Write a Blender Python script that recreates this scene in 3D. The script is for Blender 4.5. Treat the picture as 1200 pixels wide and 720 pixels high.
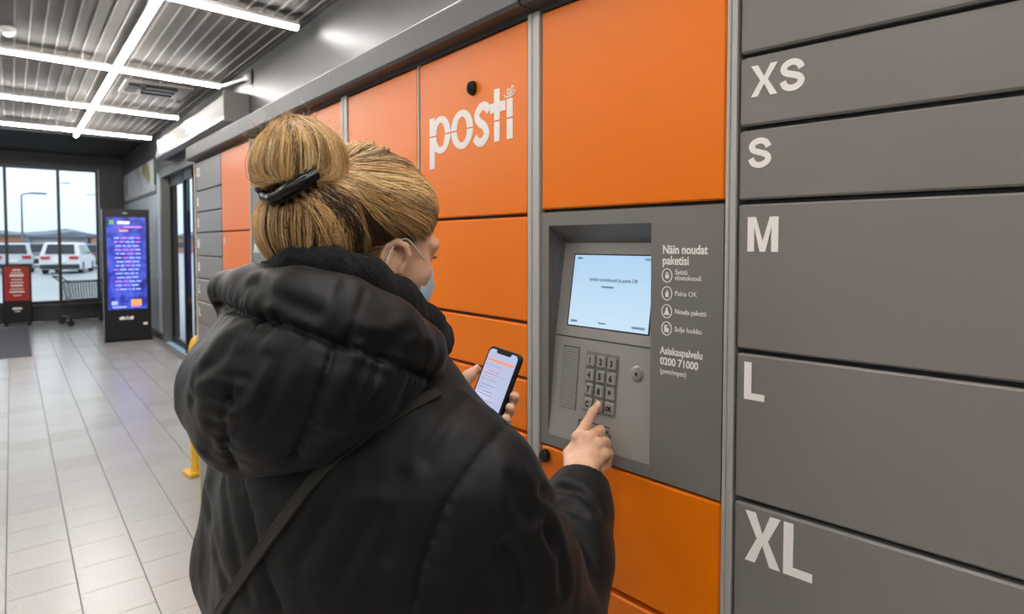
import bpy, bmesh, math, random
import numpy as np
from math import sin, cos, pi, radians, atan, atan2, sqrt
from mathutils import Vector, Matrix

for o in list(bpy.data.objects): bpy.data.objects.remove(o)
scene = bpy.context.scene
COL = scene.collection
random.seed(7); rng = np.random.default_rng(7)

# ------------------------------------------------------------------ camera
YAW = atan(586/720); PITCH = atan(720/19000); CAM_H = 1.55
cd = bpy.data.cameras.new('camera'); cam = bpy.data.objects.new('camera', cd); COL.objects.link(cam)
cd.sensor_fit = 'HORIZONTAL'; cd.sensor_width = 36; cd.lens = 21.6; cd.shift_y = -47.7/1200
cd.clip_start = .02; cd.clip_end = 400
cam.location = (0, 0, CAM_H); cam.rotation_euler = (pi/2-PITCH, 0, -YAW)
cd.dof.use_dof = True; cd.dof.focus_distance = .93; cd.dof.aperture_fstop = 6.0
scene.camera = cam

# ------------------------------------------------------------------ sky and exposure
world = bpy.data.worlds.new('overcast_sky'); scene.world = world; world.use_nodes = True
bg = world.node_tree.nodes['Background']
wt = world.node_tree; w_tc = wt.nodes.new('ShaderNodeTexCoord'); w_sp = wt.nodes.new('ShaderNodeSeparateXYZ'); w_cr = wt.nodes.new('ShaderNodeValToRGB')
wt.links.new(w_tc.outputs['Generated'], w_sp.inputs[0]); wt.links.new(w_sp.outputs['Z'], w_cr.inputs['Fac']); wt.links.new(w_cr.outputs['Color'], bg.inputs[0])
w_cr.color_ramp.elements[0].color = (.52, .73, .94, 1); w_cr.color_ramp.elements[1].position = .22; w_cr.color_ramp.elements[1].color = (.84, .94, 1.0, 1)
bg.inputs[1].default_value = .95
vs = scene.view_settings
vs.view_transform = 'Standard'; vs.look = 'None'; vs.gamma = 1; vs.use_curve_mapping = False
vs.exposure = 0.78
LED_POWER = 30.0            # emission of the ceiling light tubes

# ------------------------------------------------------------------ helpers
def lin(c):
    c = c/255.0
    return c/12.92 if c <= .04045 else ((c+.055)/1.055)**2.4
def rgb(r, g, b): return (lin(r), lin(g), lin(b), 1)
MATS = {}
def mat(name, col, rough=.5, metal=0., noise=0., nscale=40., bump=0., bscale=200., spec=.5, emit=0., alpha=None, coat=0., sheen=0., trans=0., stretch=None):
    if name in MATS: return MATS[name]
    m = bpy.data.materials.new(name); m.use_nodes = True; MATS[name] = m
    nt = m.node_tree; b = nt.nodes['Principled BSDF']
    c = rgb(*col)
    b.inputs['Base Color'].default_value = c
    b.inputs['Roughness'].default_value = rough; b.inputs['Metallic'].default_value = metal
    b.inputs['Specular IOR Level'].default_value = spec
    if coat: b.inputs['Coat Weight'].default_value = coat; b.inputs['Coat Roughness'].default_value = .2
    if sheen: b.inputs['Sheen Weight'].default_value = sheen; b.inputs['Sheen Roughness'].default_value = .5
    if trans: b.inputs['Transmission Weight'].default_value = trans; b.inputs['IOR'].default_value = 1.02
    if emit: b.inputs['Emission Color'].default_value = c; b.inputs['Emission Strength'].default_value = emit
    tc = None
    if noise or bump:
        tc = nt.nodes.new('ShaderNodeTexCoord'); src = tc.outputs['Object']
        if stretch:
            mp = nt.nodes.new('ShaderNodeMapping'); mp.inputs['Scale'].default_value = stretch
            nt.links.new(src, mp.inputs['Vector']); src = mp.outputs['Vector']
    if noise:
        n = nt.nodes.new('ShaderNodeTexNoise'); n.inputs['Scale'].default_value = nscale; n.inputs['Detail'].default_value = 5
        nt.links.new(src, n.inputs['Vector'])
        r = nt.nodes.new('ShaderNodeMapRange'); r.inputs['From Min'].default_value = .25; r.inputs['From Max'].default_value = .75
        r.inputs['To Min'].default_value = 1-noise; r.inputs['To Max'].default_value = 1+noise
        nt.links.new(n.outputs['Fac'], r.inputs['Value'])
        v = nt.nodes.new('ShaderNodeVectorMath'); v.operation = 'SCALE'; v.inputs[0].default_value = c[:3]
        nt.links.new(r.outputs['Result'], v.inputs['Scale']); nt.links.new(v.outputs['Vector'], b.inputs['Base Color'])
    if bump:
        n2 = nt.nodes.new('ShaderNodeTexNoise'); n2.inputs['Scale'].default_value = bscale; n2.inputs['Detail'].default_value = 4
        nt.links.new(src, n2.inputs['Vector'])
        bp = nt.nodes.new('ShaderNodeBump'); bp.inputs['Strength'].default_value = bump; bp.inputs['Distance'].default_value = .01
        nt.links.new(n2.outputs['Fac'], bp.inputs['Height']); nt.links.new(bp.outputs['Normal'], b.inputs['Normal'])
    return m

class MB:
    """collects shapes; build() links them as ONE mesh object"""
    def __init__(s): s.v = []; s.f = []
    def add(s, vs, fs):
        n = len(s.v); s.v += [tuple(p) for p in vs]; s.f += [tuple(i+n for i in f) for f in fs]; return s
    def box(s, x0, x1, y0, y1, z0, z1, ch=0.):
        if ch <= 0:
            vs = [(x, y, z) for z in (z0, z1) for y in (y0, y1) for x in (x0, x1)]
            return s.add(vs, [(0,2,3,1),(4,5,7,6),(0,1,5,4),(2,6,7,3),(0,4,6,2),(1,3,7,5)])
        # chamfered box: three stacked rings per axis via hull of inset corners
        vs = []; idx = {}
        for ix, x in enumerate((x0, x1)):
            for iy, y in enumerate((y0, y1)):
                for iz, z in enumerate((z0, z1)):
                    sx = ch if ix == 0 else -ch; sy = ch if iy == 0 else -ch; sz = ch if iz == 0 else -ch
                    for a, p in enumerate(((x, y+sy, z+sz), (x+sx, y, z+sz), (x+sx, y+sy, z))):
                        idx[ix, iy, iz, a] = len(vs); vs.append(p)
        fs = []
        g = lambda i, j, k, a: idx[i, j, k, a]
        for i in (0, 1):
            q = [g(i,0,0,0), g(i,1,0,0), g(i,1,1,0), g(i,0,1,0)]; fs.append(q if i else q[::-1])
            q = [g(0,i,0,1), g(0,i,1,1), g(1,i,1,1), g(1,i,0,1)]; fs.append(q if i else q[::-1])
            q = [g(0,0,i,2), g(1,0,i,2), g(1,1,i,2), g(0,1,i,2)]; fs.append(q if i else q[::-1])
        for i in (0, 1):
            for j in (0, 1):
                fl = (i+j) % 2
                q = [g(0,i,j,1), g(1,i,j,1), g(1,i,j,2), g(0,i,j,2)]; fs.append(q if not fl else q[::-1])
                q = [g(i,0,j,0), g(i,1,j,0), g(i,1,j,2), g(i,0,j,2)]; fs.append(q if fl else q[::-1])
                q = [g(i,j,0,0), g(i,j,1,0), g(i,j,1,1), g(i,j,0,1)]; fs.append(q if not fl else q[::-1])
                for k in (0, 1):
                    t = [g(i,j,k,0), g(i,j,k,1), g(i,j,k,2)]; fs.append(t if (i+j+k) % 2 else t[::-1])
        return s.add(vs, fs)
    def tube(s, pts, r, n=10, caps=True, closed=False):
        pts = [Vector(p) for p in pts]; m = len(pts); rs = r if hasattr(r, '__len__') else [r]*m
        vs = []; ref = None
        for i, p in enumerate(pts):
            if closed: t = pts[(i+1) % m]-pts[i-1]
            else: t = pts[min(i+1, m-1)]-pts[max(i-1, 0)]
            t.normalize()
            if ref is None:
                ref = Vector((0,0,1)) if abs(t.z) < .9 else Vector((1,0,0))
            u = t.cross(ref); u.normalize(); w = u.cross(t); w.normalize(); ref = w
            for k in range(n):
                a = 2*pi*k/n; vs.append(p+(u*cos(a)+w*sin(a))*rs[i])
        fs = []
        for i in range(m if closed else m-1):
            j = (i+1) % m
            for k in range(n):
                k2 = (k+1) % n; fs.append((i*n+k, i*n+k2, j*n+k2, j*n+k))
        if caps and not closed: fs.append(tuple(range(n))[::-1]); fs.append(tuple((m-1)*n+k for k in range(n)))
        return s.add(vs, fs)
    def lathe(s, prof, n=24, c=(0,0,0)):
        vs = []; m = len(prof)
        for k in range(n):
            a = 2*pi*k/n
            for r, z in prof: vs.append((c[0]+r*cos(a), c[1]+r*sin(a), c[2]+z))
        fs = []
        for k in range(n):
            k2 = (k+1) % n
            for i in range(m-1): fs.append((k*m+i, k2*m+i, k2*m+i+1, k*m+i+1))
        if prof[0][0] > 1e-6: fs.append(tuple(k*m for k in range(n))[::-1])
        if prof[-1][0] > 1e-6: fs.append(tuple(k*m+m-1 for k in range(n)))
        return s.add(vs, fs)
    def prism(s, poly, a0, a1, axis='y'):
        """polygon (2-D) swept along an axis: axis y -> poly is (x,z); x -> (y,z); z -> (x,y)"""
        n = len(poly)
        def p(q, a): return {'y': (q[0], a, q[1]), 'x': (a, q[0], q[1]), 'z': (q[0], q[1], a)}[axis]
        vs = [p(q, a0) for q in poly]+[p(q, a1) for q in poly]
        fs = [tuple(range(n)), tuple(range(n, 2*n))[::-1]]+[(i, i+n, (i+1) % n+n, (i+1) % n) for i in range(n)]
        return s.add(vs, fs)
    def mesh(s, name):
        me = bpy.data.meshes.new(name); me.from_pydata(s.v, [], s.f); me.update()
        bm = bmesh.new(); bm.from_mesh(me); bmesh.ops.recalc_face_normals(bm, faces=bm.faces); bm.to_mesh(me); bm.free()
        return me
    def build(s, name, m, parent=None, smooth=False):
        me = s.mesh(name); me.materials.append(m)
        if smooth: smooth_mesh(me)
        return link(name, me, parent)
def smooth_mesh(me, angle=35):
    me.polygons.foreach_set('use_smooth', [True]*len(me.polygons))
    try: me.set_sharp_from_angle(angle=radians(angle))
    except Exception: pass
def link(name, me, parent=None):
    o = bpy.data.objects.new(name, me); COL.objects.link(o)
    if parent: o.parent = parent
    return o
def tag(o, label=None, cat=None, group=None, kind=None):
    if label: o['label'] = label
    if cat: o['category'] = cat
    if group: o['group'] = group
    if kind: o['kind'] = kind
    return o
def thing(name, label, cat, loc=(0,0,0), rz=0., group=None):
    o = bpy.data.objects.new(name, None); COL.objects.link(o); o.empty_display_size = .1
    o.location = loc; o.rotation_euler = (0, 0, rz)
    return tag(o, label, cat, group)
def struct(o): o['kind'] = 'structure'; return o
def text_mesh(txt, size, off=0., ext=.0003, align='LEFT'):
    cu = bpy.data.curves.new('lettering', 'FONT'); cu.body = txt; cu.size = size; cu.offset = off; cu.extrude = ext
    cu.align_x = align; cu.resolution_u = 3
    ob = bpy.data.objects.new('lettering', cu); COL.objects.link(ob)
    dg = bpy.context.evaluated_depsgraph_get(); dg.update()
    me = bpy.data.meshes.new_from_object(ob.evaluated_get(dg))
    bpy.data.objects.remove(ob); bpy.data.curves.remove(cu)
    return me
def text(name, txt, size, m, parent, loc, off=0., ext=.0003, sx=1., align='LEFT', tilt=0.):
    """lettering standing upright, readable from local -y"""
    me = text_mesh(txt, size, off, ext, align); me.materials.clear(); me.materials.append(m)
    o = link(name, me, parent); o.location = loc; o.rotation_euler = (pi/2+tilt, 0, 0); o.scale = (sx, 1, 1)
    return o
def ribbon(mb, pts, w, y0, y1, closed=False):
    """flat stroke of width w along 2-D points, swept between y0 and y1"""
    n = len(pts); L = []; Rr = []
    for i, p in enumerate(pts):
        if closed: a, b = pts[i-1], pts[(i+1) % n]
        else: a, b = pts[max(i-1, 0)], pts[min(i+1, n-1)]
        dx, dz = b[0]-a[0], b[1]-a[1]; q = sqrt(dx*dx+dz*dz) or 1
        nx, nz = -dz/q, dx/q
        L.append((p[0]+nx*w/2, p[1]+nz*w/2)); Rr.append((p[0]-nx*w/2, p[1]-nz*w/2))
    vs = []
    for y in (y0, y1): vs += [(a, y, b) for a, b in L]+[(a, y, b) for a, b in Rr]
    fs = []
    m = 2*n
    for i in range(n if closed else n-1):
        j = (i+1) % n
        fs += [(i, j, n+j, n+i), (m+i, m+n+i, m+n+j, m+j), (i, m+i, m+j, j), (n+i, n+j, m+n+j, m+n+i)]
    if not closed: fs += [(0, n, m+n, m), (n-1, m+n-1, m+2*n-1, 2*n-1)]
    return mb.add(vs, fs)
def spline(pts, k=8, closed=False):
    """Catmull-Rom through points of any dimension"""
    P_ = [np.array(p, float) for p in pts]; n = len(P_); out = []
    for i in range(n if closed else n-1):
        g = lambda j: P_[j % n] if closed else P_[min(max(j, 0), n-1)]
        a, b, c, d = g(i-1), g(i), g(i+1), g(i+2)
        for q in range(k):
            t = q/k
            out.append(.5*(2*b+(c-a)*t+(2*a-5*b+4*c-d)*t*t+(3*b-a-3*c+d)*t**3))
    if not closed: out.append(P_[-1])
    return out

# ------------------------------------------------------------------ materials
ORANGE = mat('orange_powder_coat', (240, 122, 4), .34, noise=.015, nscale=3, bump=.02, bscale=600, spec=.28)
GREYD = mat('grey_powder_coat', (128, 123, 118), .34, noise=.02, nscale=5, bump=.03, bscale=700)
GREYP = mat('panel_grey_coat', (122, 118, 114), .42, noise=.02, nscale=6)
ALU = mat('brushed_aluminium', (178, 177, 172), .42, .15, noise=.05, nscale=30, stretch=(30, 30, .6))
DARK = mat('dark_carcass', (26, 26, 27), .6)
BLACKP = mat('black_plastic', (11, 11, 12), .45, spec=.35)
WHITE = mat('white_vinyl', (246, 240, 236), .5)
CORN = mat('cornice_grey', (74, 73, 71), .45, .1, noise=.02, nscale=4)
WALLM = mat('grey_wall_panel', (62, 62, 62), .42, .1, noise=.02, nscale=1.5)
WALLD = mat('dark_grey_wall', (48, 49, 52), .5)
WALLW = mat('white_wall_panel', (150, 154, 160), .4)
RIB = mat('ceiling_rib_grey', (112, 111, 110), .5)
MESHG = mat('ceiling_grid_grey', (98, 94, 90), .6)
VOID = mat('ceiling_void', (34, 32, 31), .9)
LED = mat('led_diffuser', (255, 251, 246), .5, emit=LED_POWER)
LAMPB = mat('lamp_housing_white', (225, 224, 222), .4)
GLASS = mat('window_glass', (255, 255, 255), .02, trans=1.0)
FRAME = mat('black_window_frame', (24, 25, 28), .4)
STEEL = mat('stainless_frame', (120, 118, 115), .35, .6)
YELLOW = mat('yellow_paint', (226, 178, 52), .4)

# ------------------------------------------------------------------ floor
W_X, END_Y, LEFT_X, BACK_Y, CEIL = 1.84, 15.2, -4.6, -4.2, 3.3
fl = MB().box(LEFT_X, W_X, BACK_Y, END_Y, -.08, -.006).build('floor', mat('floor_grout', (112, 108, 103), .8)); struct(fl)
def tile_mat(i, c):
    m = mat('floor_tile_tone_%d' % i, c, .22, noise=.13, nscale=110, bump=.05, bscale=300, spec=.45)
    return m
TONES = [tile_mat(i, c) for i, c in enumerate([(162, 160, 158), (160, 158, 156), (164, 162, 160), (156, 153, 150)])]
TW, TL, GAP = .2525, .268, .004
tile_me = []
for m in TONES:
    me = MB().box(-TW/2+GAP/2, TW/2-GAP/2, -TL/2+GAP/3.2, TL/2-GAP/3.2, -.02, 0, .0010).mesh('tile'); me.materials.append(m); tile_me.append(me)
cells = []
ix0 = int((LEFT_X+.057)/TW)-1
for ix in range(ix0, int((W_X+.057)/TW)+1):
    x = -.057+(ix+.5)*TW
    for iy in range(int(BACK_Y/TL)-1, int(END_Y/TL)+2):
        y = .04+(iy+(.5 if ix % 2 else 0))*TL
        if LEFT_X+TW/2 <= x <= W_X-TW/2 and BACK_Y+TL/2 <= y <= END_Y-TL/2: cells.append((x, y))
def cam_uv(x, y, z):
    dx, dy, dz = x, y, z-CAM_H
    fx = dx*sin(YAW)+dy*cos(YAW); d = fx*cos(PITCH)-dz*sin(PITCH)
    if d < .05: return None
    return 600+720*(dx*cos(YAW)-dy*sin(YAW))/d, 312.3-720*(dz*cos(PITCH)+fx*sin(PITCH))/d, d
vis, rest = [], []
for c in cells:
    q = cam_uv(c[0], c[1], 0)
    if q and -40 < q[0] < 262 and 360 < q[1] < 760: vis.append((q[2], c))
    else: rest.append(c)
vis.sort(); rest += [c for _, c in vis[300:]]
for _, (x, y) in vis[:300]:
    o = link('floor_tile', tile_me[random.choice((0, 0, 0, 1, 1, 2, 2, 3))], fl); o.location = (x, y, 0)
mbs = [MB() for _ in TONES]
for x, y in rest:
    mbs[random.randrange(4)].box(x-TW/2+GAP/2, x+TW/2-GAP/2, y-TL/2+GAP/2, y+TL/2-GAP/2, -.02, 0)
big = bpy.data.meshes.new('floor_tiles'); vs_, fs_, mi_ = [], [], []
for k, b in enumerate(mbs):
    n = len(vs_); vs_ += b.v; fs_ += [tuple(i+n for i in f) for f in b.f]; mi_ += [k]*len(b.f)
big.from_pydata(vs_, [], fs_)
for m in TONES: big.materials.append(m)
big.polygons.foreach_set('material_index', mi_)
tag(link('floor_tiles', big, fl), kind='stuff')

# ------------------------------------------------------------------ walls
wr = MB().box(W_X+.02, W_X+.2, BACK_Y, 8.2, 0, 3.6).box(W_X+.02, W_X+.2, 8.2, 10.85, 2.66, 3.6).box(W_X+.02, W_X+.2, 10.85, END_Y+.2, 0, 3.6).build('wall_right', WALLD); struct(wr)
for y0, y1, z0, z1, m in ((BACK_Y, .9, .1, 3.3, WALLM), (.91, 6.22, .1, 3.3, WALLM), (6.23, 11.35, 2.68, 3.3, WALLM), (6.23, 8.15, .1, 2.67, WALLM),
                          (11.36, END_Y, 2.36, 3.3, WALLM), (10.93, 11.35, .1, 2.67, WALLW), (11.36, END_Y, .1, 2.35, WALLW)):
    MB().box(W_X, W_X+.02, y0, y1, z0, z1, .004).build('wall_panel', m, wr)
bb = MB().box(W_X-.012, W_X+.02, 10.95, END_Y, 0, .1).build('baseboard_right', WALLD); struct(bb)
bb = MB().box(W_X-.012, W_X+.02, BACK_Y, 8.15, 0, .1).build('baseboard_right', WALLD); struct(bb)
wl = MB().box(LEFT_X-.2, LEFT_X, BACK_Y, END_Y, 0, 3.6).build('wall_left', mat('light_wall', (190, 188, 184), .6)); struct(wl)
wb = MB().box(LEFT_X-.2, W_X+.2, BACK_Y-.2, BACK_Y, 0, 3.6).build('wall_back', mat('light_wall', (190, 188, 184), .6)); struct(wb)
# end wall with the long window
WX0, WX1, WZ0, WZ1 = -4.1, 1.42, .34, 3.06
we = MB().box(LEFT_X-.2, WX0, END_Y, END_Y+.22, 0, 3.6).box(WX1, W_X+.02, END_Y, END_Y+.22, 0, 3.6).box(WX0, WX1, END_Y, END_Y+.22, 0, WZ0).box(WX0, WX1, END_Y, END_Y+.22, WZ1, 3.6).build('wall_end', WALLD); struct(we)
win = MB().box(WX0, WX1, END_Y+.06, END_Y+.13, WZ0, WZ0+.06).box(WX0, WX1, END_Y+.06, END_Y+.13, WZ1-.06, WZ1).build('window_1', FRAME); struct(win)
mx = [1.39, .745, -.075, -.89, -1.70, -2.52, -3.33, -4.07]
for x in mx: MB().box(x-.026, x+.026, END_Y+.05, END_Y+.14, WZ0, WZ1).build('mullion', FRAME, win)
for a, b in zip(mx[1:], mx[:-1]): MB().box(a+.02, b-.02, END_Y+.09, END_Y+.1, WZ0+.04, WZ1-.04).build('pane', GLASS, win)
MB().box(WX0, WX1+.02, END_Y-.06, END_Y+.06, WZ0-.03, WZ0).build('window_sill', mat('sill_grey', (88, 86, 84), .5), win)
MB().box(WX1-.012, WX1+.001, END_Y-.004, END_Y+.06, WZ0, WZ1).build('window_reveal', mat('pale_reveal', (176, 190, 205), .5), win)

# ------------------------------------------------------------------ ceiling: ribs, cross grid, dark plate over the far end
CE_Y = 11.75
ce = MB().box(LEFT_X, W_X, BACK_Y, CE_Y, 3.5, 3.56).box(LEFT_X, W_X, CE_Y, END_Y, 3.32, 3.56).build('ceiling', VOID); struct(ce)
n = 0; x = -3.55
while x < W_X-.02:
    rm = MB().box(x-.006, x+.006, BACK_Y, CE_Y, 3.275, 3.31).build('ceiling_rib', RIB, ce); x += .095
g = MB(); y = BACK_Y
while y < CE_Y:
    g.box(-3.6, W_X-.001, y-.009, y+.009, 3.285, 3.305); y += .03
tag(g.build('cross_grid', MESHG, ce), kind='stuff')
pl = MB().box(LEFT_X, -3.6, BACK_Y, CE_Y, 3.27, 3.33).build('ceiling_plate', RIB, ce)
struct(MB().box(LEFT_X, W_X, CE_Y-.05, CE_Y+.02, 3.22, 3.5).build('trim_1', WALLD))
struct(MB().box(W_X-.03, W_X, BACK_Y, END_Y, 3.27, 3.3).build('trim_2', WALLD))

# ------------------------------------------------------------------ ceiling light tubes
def led_tube(label, p0, p1, r=.026, group='ceiling light tubes'):
    p0, p1 = Vector(p0), Vector(p1); L = (p1-p0).length
    t = thing('led_tube', label, 'ceiling light', p0, atan2(p1.y-p0.y, p1.x-p0.x), group)
    h = [(r*cos(a), r*sin(a)) for a in [pi+pi*i/10 for i in range(11)]]
    MB().add([(.012, y, z) for y, z in h]+[(L-.012, y, z) for y, z in h], [(i, i+1, i+12, i+11) for i in range(10)]+[tuple(range(11)), tuple(range(11, 22))[::-1]]).build('diffuser', LED, t, True)
    MB().box(.012, L-.012, -r, r, .001, .03, .003).build('housing', LAMPB, t)
    for a in (0, L-.012): MB().box(a, a+.012, -r, r, -r*.9, .03, .004).build('end_cap', LAMPB, t)
    for a in (L*.2, L*.8): MB().tube([(a, 0, .03), (a, 0, 3.3-p0.z)], .006, 6).build('hanger', LAMPB, t)
    return t
LZ = 3.19
cross = [(-1.62, 'light tube over the unseen floor behind the viewer'), (.5, 'light tube crossing overhead near the lockers'), (2.63, 'light tube crossing just above the frame'),
         (4.62, 'cross light tube nearest the viewer, its end cut by the top of the picture'), (6.86, 'cross light tube with a white conduit arm to the wall'),
         (8.95, 'cross light tube between the one with the arm and the farthest one'), (10.95, 'farthest cross light tube, near the dark end of the ceiling')]
for y, lb in cross:
    led_tube(lb, (-4.2, y-.28, LZ), (1.73, y+.08, LZ))
ys = [c[0] for c in cross]+[11.55]
for i, (a, b) in enumerate(zip(ys[:-1], ys[1:])):
    lb = ['lengthwise light tube behind the viewer', 'lengthwise light tube overhead', 'lengthwise light tube above the frame', 'lengthwise light tube nearest the viewer in the picture',
          'lengthwise light tube between the second and third cross tubes', 'short far lengthwise light tube', 'stub of light tube ending beyond the farthest cross tube'][i]
    led_tube(lb, (.80, a+.07, LZ), (.80, b-.03, LZ), .027)
# conduit arm from tube to wall
t = thing('conduit_arm', 'white conduit arm from the light tube to the grey wall', 'pipe', (1.735, 6.94, LZ))
MB().tube([(.012, -.03, 0), (.05, -.36, -.02), (.085, -.66, -.035)], .016, 10).build('pipe', LAMPB, t, True)
MB().tube([(.075, -.6, -.033), (.086, -.70, -.036)], .03, 12).build('joint', LAMPB, t, True)
MB().box(.09, .104, -.74, -.66, -.10, .03).build('wall_plate', BLACKP, t)
# small round lamp by the left edge
t = thing('ceiling_spotlight', 'small round white ceiling lamp at the upper left edge', 'ceiling light', (.02, 6.4, 3.27))
MB().lathe([(.05, 0), (.05, -.03), (.035, -.05), (0.001, -.055)], 16).build('housing', LAMPB, t, True)
MB().lathe([(.03, -.052), (.02, -.062), (.001, -.066)], 12).build('bulb', LED, t, True)
# ceiling cassette
t = thing('air_vent', 'dark vent unit set in the slatted ceiling beside the light cross', 'vent', (1.27, 7.95, 3.26))
MB().box(-.3, .36, -.33, .33, 0, .05, .01).build('cover_plate', mat('vent_grey', (126, 122, 117), .5), t)
for x0, x1, y0, y1 in ((-.26, -.16, -.25, .1), (-.1, .2, -.26, -.16), (-.1, .2, -.1, .0), (-.1, .2, .08, .16)):
    MB().box(x0, x1, y0, y1, -.03, .01).build('slot', BLACKP, t)

# ------------------------------------------------------------------ sliding door, air curtain, pictures on the right wall
dr = MB().box(W_X-.03, W_X+.2, 10.83, 10.93, 0, 2.66).box(W_X-.03, W_X+.2, 8.15, 8.25, 0, 2.66).box(W_X-.03, W_X+.2, 8.15, 10.93, 2.56, 2.68).build('door_1', STEEL); struct(dr)
for y0, y1, xx in ((9.55, 10.83, .08), (8.95, 9.6, .03), (8.25, 9.0, .08)):
    lf = MB().box(W_X+xx, W_X+xx+.04, y0, y0+.07, .0, 2.56).box(W_X+xx, W_X+xx+.04, y1-.07, y1, 0, 2.56).box(W_X+xx, W_X+xx+.04, y0, y1, 2.42, 2.56).box(W_X+xx, W_X+xx+.04, y0, y1, 0, .1).build('door_leaf', FRAME, dr)
    MB().box(W_X+xx+.015, W_X+xx+.022, y0+.06, y1-.06, .1, 2.42).build('pane', GLASS, lf)
vb = MB().box(W_X+.2, 6.4, 8.6, 8.75, 0, 2.9).box(W_X+.2, 6.4, 8.6, 11.3, 2.7, 2.9).build('wall_added_sky_block', mat('added_block_dark', (38, 40, 44), .5)); struct(vb)  # added dark wall and slab, blocking the sky behind the right door panes
ac = thing('air_curtain', 'long white curved air curtain unit above the glass door', 'air curtain', (W_X, 6.35, 2.72))
prof = [(0, 0), (-.17, 0), (-.235, .02), (-.235, .05), (-.215, .16), (-.205, .27), (-.19, .285), (0, .285)]
MB().add([(x, 0, z) for x, z in prof]+[(x, 3.6, z) for x, z in prof], [tuple(range(8)), tuple(range(8, 16))[::-1]]+[(i, (i+1) % 8, (i+1) % 8+8, i+8) for i in range(8)]).build('housing', mat('satin_white_metal', (150, 149, 147), .3, .15), ac)
MB().box(-.238, 0, -.012, 0, -.004, .29, .004).build('end_plate', mat('end_plate_grey', (104, 102, 99), .5), ac)
MB().box(-.15, -.05, .1, 3.5, -.006, 0).build('outlet_grille', BLACKP, ac)
MB().tube([(-.235, 1.55, .09), (-.25, 1.55, .09)], .022, 12).build('sensor', LAMPB, ac)
pic = thing('wall_picture', 'faded picture print of green and brown shapes high on the far right wall', 'picture', (W_X-.001, 11.45, 2.4))
pm = bpy.data.materials.new('picture_print'); pm.use_nodes = True
nt = pm.node_tree; tc = nt.nodes.new('ShaderNodeTexCoord'); nz = nt.nodes.new('ShaderNodeTexNoise'); nz.inputs['Scale'].default_value = 1.6; nz.inputs['Detail'].default_value = 3
cr = nt.nodes.new('ShaderNodeValToRGB')
for p_, c_ in ((.3, (150, 120, 110)), (.45, (176, 176, 178)), (.55, (188, 188, 190)), (.62, (128, 140, 70)), (.75, (150, 90, 90))):
    e = cr.color_ramp.elements.new(p_); e.color = rgb(*c_)
nt.links.new(tc.outputs['Object'], nz.inputs['Vector']); nt.links.new(nz.outputs['Fac'], cr.inputs['Fac']); nt.links.new(cr.outputs['Color'], nt.nodes['Principled BSDF'].inputs['Base Color'])
MB().box(-.018, 0, 0, 3.4, 0, .52, .003).build('print', pm, pic)
MB().box(-.022, 0, -.07, 0, .1, .55).build('edge_strip', mat('dark_green', (30, 62, 40), .5), pic)
# ------------------------------------------------------------------ parcel lockers: three straight runs that meet at the aluminium posts
AX, AY = .825, .942
SEG = {}
def seg(name, px, py, deg):
    b = radians(deg); SEG[name] = (px, py, sin(b), -cos(b), atan2(-cos(b), sin(b)))
seg('L', AX, AY, 0.0); seg('M', AX, AY, 3.7)
BX, BY = AX+.425*SEG['M'][2], AY+.425*SEG['M'][3]
seg('R', BX, BY, 6.6)
def seg_loc(k, s): px, py, dx, dy, a = SEG[k]; return (px+dx*s, py+dy*s, 0), a
TOP = 2.008; DEPTH = .62
SZ = .0004
def letter_S(mb, x, z, w, h, t):
    pts = spline([(.93, .70), (.78, .88), (.5, .95), (.22, .88), (.10, .74), (.2, .6), (.5, .51), (.8, .42), (.92, .26), (.78, .11), (.5, .04), (.2, .11), (.06, .30)], 5)
    ribbon(mb, [(x+p[0]*w*.86+w*.07, z+p[1]*(h-t*.6)+t*.3) for p in pts], t, -SZ-.0006, 0)
def letter_X(mb, x, z, w, h, t):
    q = t*1.12
    mb.prism([(x, z), (x+q, z), (x+w/2, z+h*.5-t*.62), (x+w-q, z), (x+w, z), (x+w/2+t*.62, z+h*.5), (x+w, z+h), (x+w-q, z+h), (x+w/2, z+h*.5+t*.62), (x+q, z+h), (x, z+h), (x+w/2-t*.62, z+h*.5)], -SZ-.0006, 0)
def letter_L(mb, x, z, w, h, t):
    mb.prism([(x, z), (x+w, z), (x+w, z+t*.92), (x+t, z+t*.92), (x+t, z+h), (x, z+h)], -SZ-.0006, 0)
def letter_M(mb, x, z, w, h, t):
    mb.prism([(x, z), (x+t, z), (x+t, z+h*.72), (x+w/2-t*.42, z), (x+w/2+t*.42, z), (x+w-t, z+h*.72), (x+w-t, z), (x+w, z), (x+w, z+h), (x+w-t*1.25, z+h), (x+w/2, z+h*.3), (x+t*1.25, z+h), (x, z+h)], -SZ-.0006, 0)
LET = {'S': letter_S, 'X': letter_X, 'L': letter_L, 'M': letter_M}
def size_mark(door, txt, x, z, h, widths, t):
    mb = MB()
    for ch, w in zip(txt, widths):
        LET[ch](mb, x, z, w, h, t); x += w+t*.35
    o = mb.build('size_letters', WHITE, door); o['label'] = 'white letters %s' % txt
    return o
def door(t, x0, x1, z0, z1, m, knob=False):
    d = MB().box(x0, x1, 0, .022, z0, z1, .003).build('door', m, t)
    return d
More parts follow.
